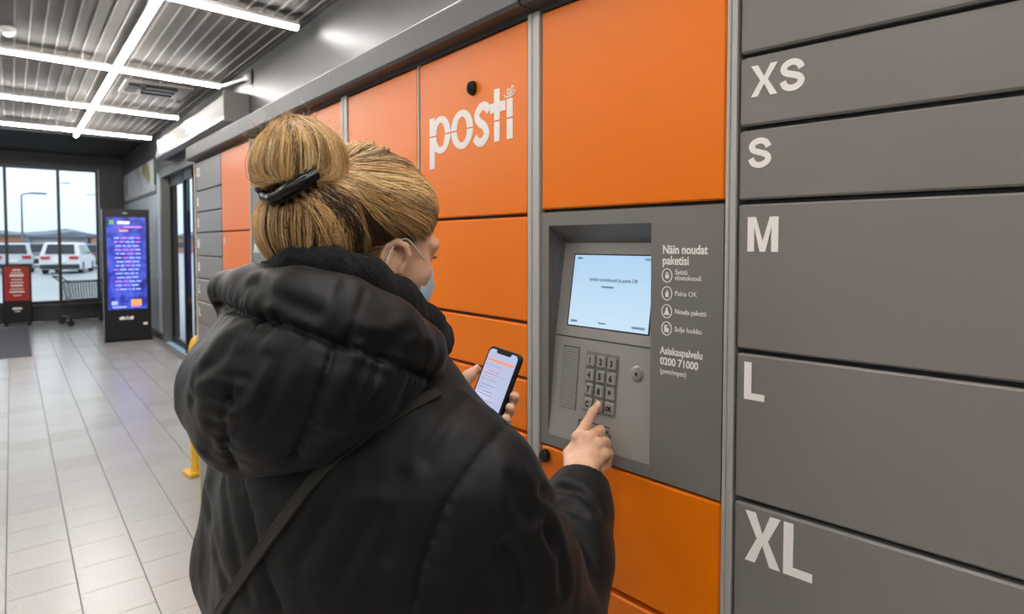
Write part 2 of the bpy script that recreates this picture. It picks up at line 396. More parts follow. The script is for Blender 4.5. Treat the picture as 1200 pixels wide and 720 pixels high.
def column(k, s0, w, rows, label, post=None, base_z=.1, colr=DARK):
    loc, a = seg_loc(k, s0)
    t = thing('parcel_locker', label, 'locker', loc, a, 'parcel lockers in the wall-long bank')
    li = {'L': 0, 'M': .045, 'R': .036}[k]
    MB().prism([(0, .03), (w, .03), (w, DEPTH), (li, DEPTH)], base_z, TOP+.02, 'z').build('carcass', DARK, t)
    MB().box(li, w, .05, DEPTH-.02, 0, base_z).build('plinth', BLACKP, t)
    ds = []
    for z0, z1, m in rows: ds.append(door(t, .003, w-.003, z0+.0035, z1-.0035, m))
    for z0, z1, m in rows[1:]:
        MB().box(.012, w-.004, .012, .03, z1-.0022, z1+.0022).build('gap_rail', DARK, t)
    if post:
        pw = post
        MB().box(w, w+pw*.36, -.003, .05, .02, TOP+.004, .001).box(w+pw*.36, w+pw*.46, -.0005, .05, .02, TOP+.004).box(w+pw*.46, w+pw, -.003, .05, .02, TOP+.004, .001).build('frame_post', ALU, t)
        MB().box(w+.001, w+pw-.001, .05, DEPTH, .02, TOP+.004).build('post_filler', DARK, t)
    return t, ds
G, O = GREYD, ORANGE
def rows_from(zs, ms): return [(b, a, m) for a, b, m in zip(zs[:-1], zs[1:], ms)]
Z_A = [TOP, 1.608, 1.384, 1.266, 1.152, 1.03, .905, .66, .38, .1]
# far grey column
zf = [TOP, 1.843, 1.7236, 1.608, 1.477, 1.350, 1.22, 1.09, .96, .83, .58, .33, .1]
t, ds = column('L', -2.945, .552, rows_from(zf, [G]*12), 'grey parcel locker column at the far end beside the glass door')
MB().box(-.02, 0, -.004, DEPTH, .02, TOP+.004).build('end_panel', mat('cream_edge', (206, 194, 170), .5), t)
for d, (z1, tx) in zip(ds[:7], zip(zf[:7], ('XS', 'S', 'S', 'M', 'M', 'L', 'L'))):
    size_mark(d, tx, .03, z1-.085, .05, (.04, .036), .012)
t, ds = column('L', -2.388, .478, rows_from([TOP, 1.608, 1.384, 1.152, .66, .1], [O]*5), 'far orange parcel locker column with two tall doors left of the bun of hair', post=.02)
size_mark(ds[1], 'S', .03, 1.608-.06, .03, (.02,), .007)
t, ds = column('L', -1.888, .474, rows_from(Z_A, [G]*9), 'grey parcel locker column mostly hidden behind the bun of hair')
size_mark(ds[1], 'XS', .02, 1.608-.10, .075, (.055, .05), .016)
t, ds = column('L', -1.412, .480, rows_from(Z_A, [O]*9), 'orange parcel locker column whose top shows just above the bun of hair', post=.046)
t, ds = column('L', -.886, .427, rows_from(Z_A, [O]*9), 'orange parcel locker column with a plain top door behind the head')
MB().box(.428, .4335, -.001, .03, .1, TOP).build('divider_strip', ALU, t)
t, dP = column('L', -.4515, .4335, rows_from(Z_A, [O]*9), 'orange parcel locker column with the white posti logo', post=.0351)
logo_door = dP[0]
# posti logo (local x from the column's left edge, z up) -------------------
def posti(parent):
    mb = MB(); yB = 0
    def ring(cx, cz, rx, rz, wx, wz, yA):
        n = 44
        ins = [(cx+(rx-wx)*cos(2*pi*i/n), cz+(rz-wz)*sin(2*pi*i/n)) for i in range(n)]
        out = [(cx+rx*cos(2*pi*i/n), cz+rz*sin(2*pi*i/n)) for i in range(n)]
        vs = [(a, y, b) for y in (yA, yB) for a, b in out+ins]; fs = []
        for i in range(n):
            j = (i+1) % n
            fs += [(i, j, n+j, n+i), (2*n+i, 3*n+i, 3*n+j, 2*n+j), (i, 2*n+i, 2*n+j, j), (n+i, n+j, 3*n+j, 3*n+i)]
        mb.add(vs, fs)
    yA = -.0010
    mb.box(.0525, .0755, yA-.0004, yB, 1.7355, 1.8615)      # p
    ring(.1025, 1.816, .0440, .0455, .0240, .0155, yA)
    ring(.1946, 1.816, .0451, .0455, .0240, .0155, yA)      # o
    pts = spline([(.93, .79), (.74, .93), (.45, .93), (.20, .76), (.34, .58), (.64, .45), (.80, .24), (.56, .07), (.28, .08), (.07, .20)], 6)
    ribbon(mb, [(.2421+p[0]*.0617, 1.7712+p[1]*.0895) for p in pts], .0190, yA, yB)
    mb.box(.3196, .3387, yA-.0004, yB, 1.7714, 1.8843); mb.box(.3039, .3578, yA, yB, 1.8345, 1.8555)   # t
    mb.box(.3631, .3828, yA, yB, 1.7714, 1.8562)            # i
    me = mb.mesh('logo'); me.materials.append(WHITE)
    bm = bmesh.new(); bm.from_mesh(me)                      # the thin slit through the letters
    zs = 1.8155
    for co, no, ol in (((0,0,zs-.0018), (0,0,1), 0), ((0,0,zs+.0018), (0,0,1), 0)):
        bmesh.ops.bisect_plane(bm, geom=bm.verts[:]+bm.edges[:]+bm.faces[:], plane_co=co, plane_no=no)
    kill = [f for f in bm.faces if abs(f.calc_center_median().z-zs) < .0018 and not (.2421 < f.calc_center_median().x < .3036)]
    bmesh.ops.delete(bm, geom=kill, context='FACES'); bm.to_mesh(me); bm.free()
    o = link('logo', me, parent); o['label'] = 'white posti lettering with a thin slit'
    mf = MB(); cx, cz = .3725, 1.8640                       # little bow on the i
    for p, w in (([(0, 0), (-.007, .005), (-.006, .012), (.0, .010), (0, 0)], .0028), ([(0, 0), (.003, .008), (.009, .0175), (.013, .011), (.006, .003), (0, 0)], .0028)):
        ribbon(mf, [(cx+q[0], cz+q[1]) for q in spline(p, 6)], w, yA, yB)
    ribbon(mf, [(cx+q[0], cz+q[1]) for q in spline([(-.0195, .003), (-.012, -.0025), (.002, -.0035), (.014, .0), (.0205, .006)], 6)], .003, yA-.0003, yB)
    mf.build('logo_bow', WHITE, parent)
posti(logo_door)
t = thing('camera_dome', 'small black camera knob above the posti letters', 'camera', (AX-.0005, AY+.2101, 1.902))
me = MB().lathe([(.0135, 0), (.013, .006), (.010, .013), (.004, .017), (.0005, .0175)], 18).mesh('housing'); me.materials.append(BLACKP); smooth_mesh(me)
o = link('housing', me, t); o.rotation_euler = (0, -pi/2, 0); o.scale = (1.25, .95, 1)
me = MB().lathe([(.005, 0), (.004, .001), (.0005, .0015)], 12).mesh('lens'); me.materials.append(mat('lens_black', (6, 6, 8), .1)); o = link('lens', me, t); o.rotation_euler = (0, -pi/2, 0); o.location = (-.0172, 0, 0)

# middle column with the terminal: orange doors above and below
loc, am = seg_loc('M', .0171)
t = thing('parcel_locker', 'orange parcel locker column holding the terminal, tall blank top door', 'locker', loc, am, 'parcel lockers in the wall-long bank')
MW = .4166-.0171
MB().prism([(.004, .10), (MW, .10), (MW, DEPTH), (.045, DEPTH)], .1, TOP+.02, 'z').box(0, MW, .03, .1, 1.615, TOP+.02).box(0, MW, .03, .1, .1, 1.13).build('carcass', DARK, t)
MB().box(.045, MW, .05, DEPTH-.02, 0, .1).build('plinth', BLACKP, t)
for z0, z1 in ((1.6155, TOP), (.9165, 1.1425), (.66, .9105), (.38, .655), (.1, .375)):
    d = door(t, .003, MW-.003, z0+.0015, z1-.0025, O)
    if abs(z0-.9165) < .01: low_door = d
MB().box(0, MW, .012, .03, 1.61, 1.617).build('gap_rail', DARK, t)
pw = .0165
MB().box(MW, MW+pw*.36, -.003, .05, .02, TOP+.004, .001).box(MW+pw*.36, MW+pw*.46, -.0005, .05, .02, TOP+.004).box(MW+pw*.46, MW+pw, -.003, .05, .02, TOP+.004, .001).build('frame_post', ALU, t)
lk = MB().lathe([(.0115, 0), (.0115, .008), (.010, .011), (.0005, .0115)], 18).mesh('lock'); lk.materials.append(BLACKP); smooth_mesh(lk)
o = link('lock', lk, low_door); o.rotation_euler = (pi/2, 0, 0); o.location = (.0185, 0, 1.1215); o['label'] = 'round black lock cap'
o.scale = (.95, 1.15, 1)

# terminal -----------------------------------------------------------------
T = thing('pickup_terminal', 'grey parcel pickup terminal with lit screen and steel keypad', 'terminal', loc, am)
x0, x1, zb, zt = .003, MW-.003, 1.1455, 1.6105
rx0, rx1, rzb, rzt = .0409-.0171, .2815-.0171, 1.1675, 1.5843     # recess opening
dTop, dMid = .050, .021
zi, zm = 1.5505, 1.3655                                            # inner face: top and crease
fp = MB()
fp.box(x0, rx0, 0, .02, zb, zt).box(rx1, x1, 0, .02, zb, zt).box(rx0, rx1, 0, .02, rzt, zt).box(rx0, rx1, 0, .02, zb, rzb)
fr = fp.build('front_panel', GREYP, T)
bm = bmesh.new(); bm.from_mesh(fr.data); bmesh.ops.remove_doubles(bm, verts=bm.verts, dist=1e-5)
inner = [f for f in bm.faces if abs(f.normal.x) > .9 and any(abs(v.co.x-rx1) < 1e-5 or abs(v.co.x-rx0) < 1e-5 for v in f.verts) and False]
bm.to_mesh(fr.data); bm.free()
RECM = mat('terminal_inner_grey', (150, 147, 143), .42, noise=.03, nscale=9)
rc = MB()
# hood and cheeks of the recess
rc.add([(rx0, .0, rzt), (rx1, .0, rzt), (rx1, dTop, zi), (rx0, dTop, zi)], [(0, 1, 2, 3)])
for xx in (rx0, rx1):
    rc.add([(xx, 0, rzt), (xx, dTop, zi), (xx, dMid, zm), (xx, .0005, rzb), (xx, 0, rzb)], [(0, 1, 2, 3, 4)])
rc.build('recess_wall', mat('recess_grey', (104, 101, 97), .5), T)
def fy(z):   # depth of the sloping console face at height z
    return dMid+(dTop-dMid)*(z-zm)/(zi-zm) if z > zm else dMid*(z-rzb)/(zm-rzb)
def slope_box(mb, xa, xb, za, zc, out0, out1, n=1):
    """slab following the console face; out = height proud of the face"""
    vs = []
    for z in (za, zc):
        for off in (out0, out1):
            for x in (xa, xb): vs.append((x, fy(z)-off, z))
    mb.add(vs, [(0,1,3,2), (4,6,7,5), (0,4,5,1), (2,3,7,6), (0,2,6,4), (1,5,7,3)])
cf = MB(); slope_box(cf, rx0, rx1, zm+.0012, zi, -.012, 0); cf.build('screen_bezel', RECM, T)
cf = MB(); slope_box(cf, rx0, rx1, rzb, zm-.0012, -.004, 0); cf.build('keypad_face', RECM, T)
MB().add([(rx0, dMid+.004, zm-.002), (rx1, dMid+.004, zm-.002), (rx1, dMid+.004, zm+.002), (rx0, dMid+.004, zm+.002)], [(0,1,2,3)]).build('crease', DARK, T)
sm = bpy.data.materials.new('lit_screen'); sm.use_nodes = True
nt = sm.node_tree; b = nt.nodes['Principled BSDF']; b.inputs['Base Color'].default_value = (.02, .02, .03, 1); b.inputs['Roughness'].default_value = .15
b.inputs['Emission Strength'].default_value = .54
tc = nt.nodes.new('ShaderNodeTexCoord'); sp = nt.nodes.new('ShaderNodeSeparateXYZ'); nt.links.new(tc.outputs['Generated'], sp.inputs[0])
cr = nt.nodes.new('ShaderNodeValToRGB'); cr.color_ramp.elements[0].color = rgb(206, 233, 252); cr.color_ramp.elements[1].color = rgb(176, 214, 246)
nt.links.new(sp.outputs['Z'], cr.inputs['Fac']); nt.links.new(cr.outputs['Color'], b.inputs['Emission Color'])
sa, sb, s0, s1 = .0545, .2425, 1.389, 1.5265
m_ = MB(); slope_box(m_, sa-.003, sb+.003, s0-.0025, s1+.0025, -.001, .0006); m_.build('screen_gasket', BLACKP, T)
m_ = MB(); slope_box(m_, sa, sb, s0, s1, .0004, .0010); scr = m_.build('screen', sm, T); scr['label'] = 'pale blue lit screen'
BLUE = mat('screen_text_blue', (62, 84, 120), .5); PALEB = mat('screen_text_pale', (138, 170, 208), .5)
tl = atan2(dTop-dMid, zi-zm); tk = atan2(dMid, zm-rzb)
def face_text(txt, size, m, parent, x, z, tilt, off=0., sx=1., align='LEFT', lift=.0014):
    return text('lettering', txt, size, m, parent, (x, fy(z)-lift, z), off, .0001, sx, align, -tilt)
face_text('Syötä noutokoodi ja paina OK', .0098, BLUE, scr, (sa+sb)/2+.006, 1.477, tl, .00012, .95, 'CENTER')
for (xa, w, z, h) in ((.128, .030, 1.4645, .0035), (.0625, .012, 1.5185, .0035), (.222, .012, 1.5185, .0035), (.0605, .017, 1.3955, .004), (.130, .017, 1.3965, .003), (.207, .028, 1.395, .0045)):
    m_ = MB(); slope_box(m_, xa, xa+w, z, z+h, .0008, .0013); m_.build('caption_bar', PALEB, scr)
face_text('v', .006, mat('bezel_mark', (110, 108, 106), .5), T, .145, 1.3745, tl)
# speaker slats
gx0, gx1, gz0, gz1 = .0480, .0905, 1.2265, 1.348
sg = MB(); slope_box(sg, gx0, gx1, gz0, gz1, -.001, .0005); sgo = sg.build('grille_plate', mat('grille_dark', (92, 90, 87), .5), T)
nsl = 26
for i in range(nsl):
    z = gz0+.002+(gz1-gz0-.004)*i/nsl
    m_ = MB(); slope_box(m_, gx0+.0015, gx1-.0015, z, z+.0031, .0006, .0016); m_.build('slat', RECM, sgo)
# keypad
KW, KH = .0222, .0256
KEYM = mat('steel_key', (158, 155, 150), .32, .45); KEYT = mat('key_digit', (24, 24, 26), .5)
kx = [.1215, .1468, .1722]; kz = [1.3275, 1.3000, 1.2728, 1.2455]
kp = MB(); slope_box(kp, kx[0]-.0135, kx[2]+.0135, kz[3]-.0155, kz[0]+.0160, 0, .0006); kp.build('keypad_plate', mat('keypad_plate', (120, 117, 113), .45), T)
names = ['1', '2', '3', '4', '5', '6', '7', '8', '9', 'C', '0', 'OK']
for r in range(4):
    for c in range(3):
        kb = MB().box(-.0102, .0102, -.005, 0, -.0115, .0115, .0022).build('key', KEYM, T, True)
        kb.location = (kx[c], fy(kz[r])-.0004, kz[r]); kb.rotation_euler = (-tk, 0, 0)
        n_ = names[r*3+c]; sz = .0152 if len(n_) == 1 else .0100
        d_ = text('digit', n_, sz, KEYT, kb, (0, -.0051, -.0053 if len(n_) == 1 else -.0034), .0009, .0001, .85, 'CENTER')
# round sensor
rsx, rsz = .2265, 1.3175
def disc(name, r, h, m, parent, x, z, tilt, lift=0., ex=1.0):
    me = MB().lathe([(r, 0), (r, h*.7), (r*.88, h), (r*.001, h)], 28).mesh(name); me.materials.append(m); smooth_mesh(me)
    o = link(name, me, parent); o.location = (x, fy(z)-lift, z); o.rotation_euler = (pi/2-tilt, 0, 0); o.scale = (.88, 1, 1); return o
disc('lock_ring', .0140, .0025, KEYM, T, rsx, rsz, tk)
disc('lock_groove', .0118, .0005, DARK, T, rsx, rsz, tk, .0024)
disc('lock_core', .0112, .0012, KEYM, T, rsx, rsz, tk, .0024)
disc('keyhole', .0034, .0006, DARK, T, rsx, rsz, tk, .0034)
# slot line and small marks under the keypad
m_ = MB(); slope_box(m_, .100, .1745, 1.2105, 1.2122, 0, .0006); slope_box(m_, .100, .1015, 1.196, 1.2122, 0, .0006); m_.build('slot_line', DARK, T)
face_text('OK', .008, KEYT, T, .163, 1.2000, tk, .0002); face_text('/%', .007, KEYT, T, .174, 1.1935, tk, .0002)
# printed help text on the flat right half
TX = .3045-.0171
def ptext(txt, size, z, x=TX, off=.0, sx=.9, m=WHITE): return text('lettering', txt, size, m, fr, (x, -.0006, z), off, .0003, sx)
ptext('Näin noudat', .0205, 1.5325, off=.0004, sx=.80); ptext('paketisi', .0205, 1.5145, off=.0004, sx=.80)
ptext('Syötä', .0118, 1.4985, .327-.0171+.0015, sx=.9); ptext('noutokoodi', .0118, 1.4892, .327-.0171+.0015, sx=.86)
ptext('Paina OK', .0118, 1.4632, .327-.0171+.0015); ptext('Nouda paketti', .0118, 1.4335, .327-.0171+.0015, sx=.84); ptext('Sulje luukku', .0118, 1.4042, .327-.0171+.0015, sx=.88)
ptext('Asiakaspalvelu', .0178, 1.3640, .3015-.0171, .0003, .77); ptext('0200 71000', .0178, 1.3460, .3015-.0171, .0004, .84); ptext('(pvm/mpm)', .0125, 1.3310, .3015-.0171, sx=.86)
for i, z in enumerate((1.4961, 1.4662, 1.4362, 1.4074)):
    cx = .3135-.0171
    mb = MB(); ribbon(mb, [(cx+.0093*cos(2*pi*k/28), z+.0112*sin(2*pi*k/28)) for k in range(28)], .0013, -.0009, 0, True)
    if i == 0:
        mb.box(cx-.0032, cx+.0032, -.0009, 0, z-.005, z+.001); ribbon(mb, [(cx-.002, z+.001), (cx-.002, z+.004), (cx, z+.0056), (cx+.002, z+.004), (cx+.002, z+.001)], .0011, -.0009, 0)
    elif i == 1:
        mb.box(cx-.0026, cx+.0030, -.0009, 0, z-.006, z+.002); mb.box(cx-.0002, cx+.0014, -.0009, 0, z+.002, z+.006)
    elif i == 2:
        mb.prism([(cx-.0055, z-.006), (cx+.0055, z-.006), (cx+.0015, z+.002), (cx+.0012, z+.0065), (cx-.0012, z+.0065), (cx-.0015, z+.002)], -.0009, 0)
    else:
        mb.box(cx-.0042, cx-.0004, -.0009, 0, z-.006, z+.004); mb.box(cx, cx+.0042, -.0009, 0, z-.006, z+.001); mb.box(cx-.0042, cx+.0036, -.0009, 0, z+.0046, z+.0056)
    mb.build('step_icon', WHITE, fr)

# right grey column -----------------------------------------------------------
zr = [TOP, 1.8289, 1.7211, 1.6113, 1.3863, 1.1575, .86, .5, .1]
t, ds = column('R', .0081, .50, rows_from(zr, [G]*8), 'grey parcel locker column lettered XS S M L XL', post=.02)
for d, tx, x, z, h, ws, th in ((ds[1], 'XS', .0202, 1.7655, .0455, (.0385, .0345), .0090), (ds[2], 'S', .0175, 1.6608, .0445, (.0345,), .0088), (ds[3], 'M', .0183, 1.5372, .0515, (.0450,), .0098),
                               (ds[4], 'L', .0163, 1.3145, .0565, (.0305,), .0108), (ds[5], 'XL', .0213, 1.0685, .0765, (.0520, .0400), .0135)):
    size_mark(d, tx, x, z, h, ws, th)

column('R', .0081+.52, .45, rows_from(zr, [G]*8), 'unlettered grey parcel locker column at the right end of the bank', post=.02)

# cornice over the lockers: one length per run, butt-jointed at the posts
cn = thing('locker_cornice', 'grey cornice strip running along the top of the lockers', 'cornice', (AX, AY, 2.008))
def cornice(k, s0, s1):
    px, py, dx, dy, a = SEG[k]
    o = MB().prism([(.09, .0), (.09, .085), (-.035, .085), (-.042, .078), (-.042, .018), (-.036, .010), (.0, .010), (.0, .0)], s0+.0008, s1-.0008, 'x').build('cornice_length', CORN, cn)
    o.location = (px-AX, py-AY, 0); o.rotation_euler = (0, 0, a)
    b = MB().box(s0, s1, .09, DEPTH, .0, .085).build('top_cover', CORN, cn); b.location = o.location; b.rotation_euler = (0, 0, a)
cornice('L', -2.97, -1.905); cornice('L', -1.905, -.93); cornice('L', -.93, -.001); cornice('M', .0, .4265); cornice('R', .0, .53); cornice('R', .53, 1.0)
# ------------------------------------------------------------------ things at the far end of the hall
# digital totem
K = thing('digital_totem', 'tall black advertising totem with a glowing blue and purple screen', 'display', (1.088, 11.356, 0), atan2(-.073, .626))
KW_, KH_ = .63, 2.08
MB().box(0, KW_, 0, .11, .02, KH_, .008).build('cabinet', BLACKP, K)
MB().box(-.012, 0, .004, .106, .02, KH_-.01).build('side_rail', mat('side_rail_grey', (128, 136, 146), .35, .4), K)
MB().box(-.01, KW_+.01, -.02, .14, 0, .02).build('base_plate', BLACKP, K)
km = bpy.data.materials.new('totem_picture'); km.use_nodes = True
nt = km.node_tree; b = nt.nodes['Principled BSDF']; b.inputs['Base Color'].default_value = (.01, .01, .02, 1); b.inputs['Roughness'].default_value = .2
tc = nt.nodes.new('ShaderNodeTexCoord'); nz = nt.nodes.new('ShaderNodeTexNoise'); nz.inputs['Scale'].default_value = 7; nz.inputs['Detail'].default_value = 3
cr = nt.nodes.new('ShaderNodeValToRGB'); cr.color_ramp.elements[0].position = .34; cr.color_ramp.elements[0].color = rgb(34, 38, 120); cr.color_ramp.elements[1].position = .78; cr.color_ramp.elements[1].color = rgb(150, 96, 190)
for p_, c_ in ((.46, (50, 66, 190)), (.56, (74, 100, 226)), (.66, (96, 92, 214))):
    e = cr.color_ramp.elements.new(p_); e.color = rgb(*c_)
nt.links.new(tc.outputs['Object'], nz.inputs['Vector']); nt.links.new(nz.outputs['Fac'], cr.inputs['Fac']); nt.links.new(cr.outputs['Color'], b.inputs['Emission Color']); b.inputs['Emission Strength'].default_value = .62
scrk = MB().box(.055, KW_-.055, -.003, .002, .51, 1.955).build('screen', km, K)
lil = mat('totem_text_pale', (150, 164, 248), .5, emit=.58); pnk = mat('totem_text_pink', (178, 112, 208), .5, emit=.5); ylw = mat('totem_text_amber', (224, 150, 90), .5, emit=.5); wht = mat('totem_text_white', (226, 226, 240), .5, emit=.52)
random.seed(3)
z = 1.62
while z > .8:
    x = .14+random.random()*.04
    while x < KW_-.17:
        w = .03+random.random()*.07
        MB().box(x, min(x+w, KW_-.13), -.006, -.002, z, z+.020).build('text_bar', random.choice((lil, lil, lil, pnk)), scrk); x += w+.018
    z -= .062
for (x0_, x1_, z0_, z1_, m) in ((.2, .36, 1.85, 1.89, wht), (.09, .15, 1.84, 1.91, mat('totem_green', (90, 150, 90), .5, emit=.38)), (.28, .52, 1.79, 1.815, pnk), (.22, .34, 1.73, 1.755, ylw), (.36, .5, .56, .66, ylw), (.1, .18, .58, .64, lil), (.11, .3, .535, .555, lil), (.36, .48, .535, .555, pnk)):
    MB().box(x0_, x1_, -.006, -.002, z0_, z1_).build('picture_block', m, scrk)
for i, w in enumerate((.03, .02, .012, .012, .025, .02)):
    MB().box(.2+i*.032, .2+i*.032+w+.006, -.003, 0, .345, .385+(.012 if i % 2 else 0)).build('brand_lettering', WHITE, K)
MB().box(.52, .575, -.003, 0, .25, .285).build('sticker', WHITE, K)
MB().box(.27, .33, -.003, 0, 2.005, 2.03).build('top_mark', mat('grey_mark', (140, 140, 140), .5), K)

# red A-board
S = thing('notice_stand', 'black notice stand with a red poster in front of the window', 'sign', (-.155, 14.80, 0), atan2(-.038, .424))
MB().box(0, .43, 0, .05, .05, 1.14, .008).build('frame', BLACKP, S)
for x in (.02, .36): MB().box(x, x+.05, -.06, .22, 0, .05, .006).build('foot', BLACKP, S)
rp = MB().box(.03, .40, -.004, 0, .47, 1.11).build('poster', mat('poster_red', (178, 26, 22), .45), S)
for i, (z, w, h) in enumerate(((1.03, .12, .03), (.985, .17, .016), (.92, .2, .045), (.855, .16, .02), (.80, .2, .02), (.735, .17, .035), (.68, .19, .016), (.62, .22, .03), (.56, .12, .014))):
    MB().box(.215-w/2, .215+w/2, -.007, -.003, z, z+h).build('text_bar', WHITE, rp)
MB().box(.14, .28, -.004, 0, .30, .34).build('lower_lettering', WHITE, S); MB().box(.17, .25, -.004, 0, .26, .275).build('lower_mark', WHITE, S)

# door mat
MB_ = MB().box(-2.6, .18, 10.65, 14.2, .0005, .012, .004).build('floor_mat', mat('mat_dark', (74, 74, 80), .8, noise=.15, nscale=300)); tag(MB_, 'dark grey entrance mat on the tiles by the window', 'mat')

# shopping trolley
C_ = thing('shopping_trolley', 'grey wire shopping trolley parked beside the black totem', 'shopping cart', (.74, 14.25, 0), .22)
wire = mat('zinc_wire', (52, 54, 58), .4, .5); rub = mat('rubber_grey', (40, 40, 42), .6)
ring_at = lambda z, e: [(.06-e, -.22-e*.4, z), (.74+e*.3, -.19-e*.2, z), (.74+e*.3, .19+e*.2, z), (.06-e, .22+e*.4, z)]
bk = MB()
for k in range(9):
    z = .46+.36*k/8; e = .05*(k/8)
    bk.tube(ring_at(z, e), .011 if k in (0, 8) else .0055, 6, closed=True)
for k in range(17):
    t_ = k/16
    for sgn in (-1, 1):
        bk.tube([(.06+.68*t_, sgn*(.22-.03*t_), .46), (.01+.745*t_, sgn*(.24-.04*t_), .82)], .0052, 5)
for k in range(8):
    y = -.19+.38*k/7
    bk.tube([(.74, y, .46), (.755, y, .82)], .003, 5); bk.tube([(.06, y*1.15, .46), (.01, y*1.2, .82)], .003, 5)
bk.build('basket', wire, C_, True)
bt = MB()
for k in range(12): bt.tube([(.08+.64*k/11, -.2, .46), (.08+.64*k/11, .2, .46)], .003, 5)
bt.build('basket_floor', wire, C_)
MB().tube([(-.1, -.25, .92), (-.1, .25, .92)], .018, 10).build('handle', mat('handle_red', (60, 30, 32), .5), C_, True)
MB().tube([(.01, -.24, .82), (-.1, -.25, .92)], .011, 8).tube([(.01, .24, .82), (-.1, .25, .92)], .011, 8).build('handle_arms', wire, C_)
MB().tube([(.06, -.22, .46), (.0, -.23, .2), (.03, -.24, .16), (.70, -.2, .16)], .011, 8).tube([(.06, .22, .46), (.0, .23, .2), (.03, .24, .16), (.70, .2, .16)], .011, 8).tube([(.03, -.24, .16), (.03, .24, .16)], .011, 8).tube([(.7, -.2, .16), (.7, .2, .16)], .011, 8).build('chassis', wire, C_, True)
for x, y in ((.03, -.24), (.03, .24), (.68, -.2), (.68, .2)):
    MB().box(x-.02, x+.02, y-.018, y+.018, .07, .16, .004).build('caster_fork', wire, C_)
    w = MB().lathe([(.03, -.015), (.058, -.015), (.062, -.008), (.062, .008), (.058, .015), (.03, .015)], 16).build('wheel', rub, C_, True); w.location = (x, y, .062); w.rotation_euler = (pi/2, 0, 0)

# yellow guard hoop at the far end of the lockers
Yg = thing('guard_hoop', 'yellow steel guard hoop standing at the far end of the lockers', 'barrier', (.93, 4.50, 0), .15)
MB().tube(spline([(0, 0, .03), (0, 0, .5), (0, .0, .84), (.05, 0, .91), (.14, 0, .93), (.38, 0, .93), (.47, 0, .91), (.52, 0, .84), (.52, 0, .4), (.52, 0, .03)], 5), .037, 14).build('hoop', YELLOW, Yg, True)
for x in (0, .52): MB().box(x-.07, x+.07, -.07, .07, 0, .03, .006).build('foot_plate', YELLOW, Yg)
MB().tube([(0, 0, .45), (.52, 0, .45)], .026, 12).build('crossbar', YELLOW, Yg, True)

# ------------------------------------------------------------------ outside: car park under an overcast sky
og = MB().box(-90, 120, END_Y+.25, 230, -.3, -.1).box(W_X+.25, 120, -20, END_Y+.25, -.3, -.1).build('ground_outside', mat('wet_asphalt', (150, 158, 166), .45, noise=.1, nscale=.4)); struct(og)
st = MB().box(-30, 40, 23, 23.2, -.099, -.094).box(-30, 40, 30.5, 30.7, -.099, -.094)
tag(st.build('painted_line', mat('road_paint', (200, 204, 208), .6), og))
def car(label, loc, rz, paint, tall=0.):
    t = thing('parked_car', label, 'car', loc, rz, 'cars parked outside the window')
    L, W = 4.4, 1.8
    prof = [(0, .32), (0.05, .75), (.12, .98), (.95, 1.0+tall*.0), (3.3, 1.0), (4.25, .86), (4.4, .6), (4.36, .3), (3.9, .22), (.4, .22)]
    MB().prism([(p[0], p[1]) for p in prof], -W/2, W/2).build('body', paint, t)
    cab = [(.10, .98), (.42, 1.50+tall), (.62, 1.56+tall), (2.3, 1.56+tall), (2.55, 1.5+tall), (3.35, .99)]
    n = len(cab); vs = [(x, -(W/2-.02-(z-.98)*.22), z) for x, z in cab]+[(x, (W/2-.02-(z-.98)*.22), z) for x, z in cab]
    MB().add(vs, [tuple(range(n)), tuple(range(n, 2*n))[::-1]]+[(i, i+n, (i+1) % n+n, (i+1) % n) for i in range(n)]).build('cabin', paint, t)
    gl = mat('car_glass', (36, 44, 54), .1)
    for s in (-1, 1):
        q = lambda x, z: (x, s*(W/2-.005-(z-.98)*.22), z)
        MB().add([q(.45, 1.04), q(1.35, 1.04), q(1.35, 1.44+tall), q(.66, 1.44+tall)], [(0, 1, 2, 3)]).add([q(1.45, 1.04), q(3.05, 1.04), q(2.45, 1.44+tall), q(1.45, 1.44+tall)], [(0, 1, 2, 3)]).build('side_window', gl, t)
    MB().add([(.115, -.66, 1.06), (.115, .66, 1.06), (.38, .58, 1.46+tall), (.38, -.58, 1.46+tall)], [(0, 1, 2, 3)]).build('rear_window', gl, t)
    MB().add([(3.28, -.68, 1.06), (3.28, .68, 1.06), (2.62, .58, 1.47+tall), (2.62, -.58, 1.47+tall)], [(0, 1, 2, 3)]).build('windscreen', gl, t)
    for s in (-1, 1):
        MB().box(-.01, .1, s*.62-.2, s*.62+.2, .80, .94).build('tail_light', mat('tail_red', (190, 40, 46), .3), t)
        MB().box(4.28, 4.38, s*.6-.2, s*.6+.2, .66, .8).build('headlight', mat('headlight', (210, 215, 220), .2), t)
    MB().box(-.02, 0.02, -.26, .26, .62, .74).build('number_plate', WHITE, t)
    MB().box(-.05, .3, -.88, .88, .3, .52, .04).build('bumper', mat('bumper_dark', (48, 50, 54), .6), t)
    for x in (.85, 3.5):
        for s in (-1, 1):
            w = MB().lathe([(.18, -.1), (.3, -.11), (.33, -.08), (.33, .08), (.3, .11), (.18, .1)], 18).build('wheel', rub, t, True); w.location = (x, s*.8, .33); w.rotation_euler = (pi/2, 0, 0)
silver = mat('silver_paint', (186, 192, 198), .3, .4); grey = mat('grey_paint', (120, 128, 140), .3, .4); whitep = mat('white_paint', (216, 220, 224), .3); bluep = mat('blue_grey_paint', (96, 110, 140), .3, .3)
car('silver car seen from behind at the left edge of the window', (.0, 43.2, -.1), radians(88), silver, .1)
car('white silver car parked in the middle window pane', (1.95, 40.4, -.1), radians(76), whitep, .12)
car('blue grey car parked right of the white one', (3.6, 47.5, -.1), radians(84), bluep, .05)
car('silver car half hidden behind the totem', (5.9, 49.5, -.1), radians(80), silver, .1)
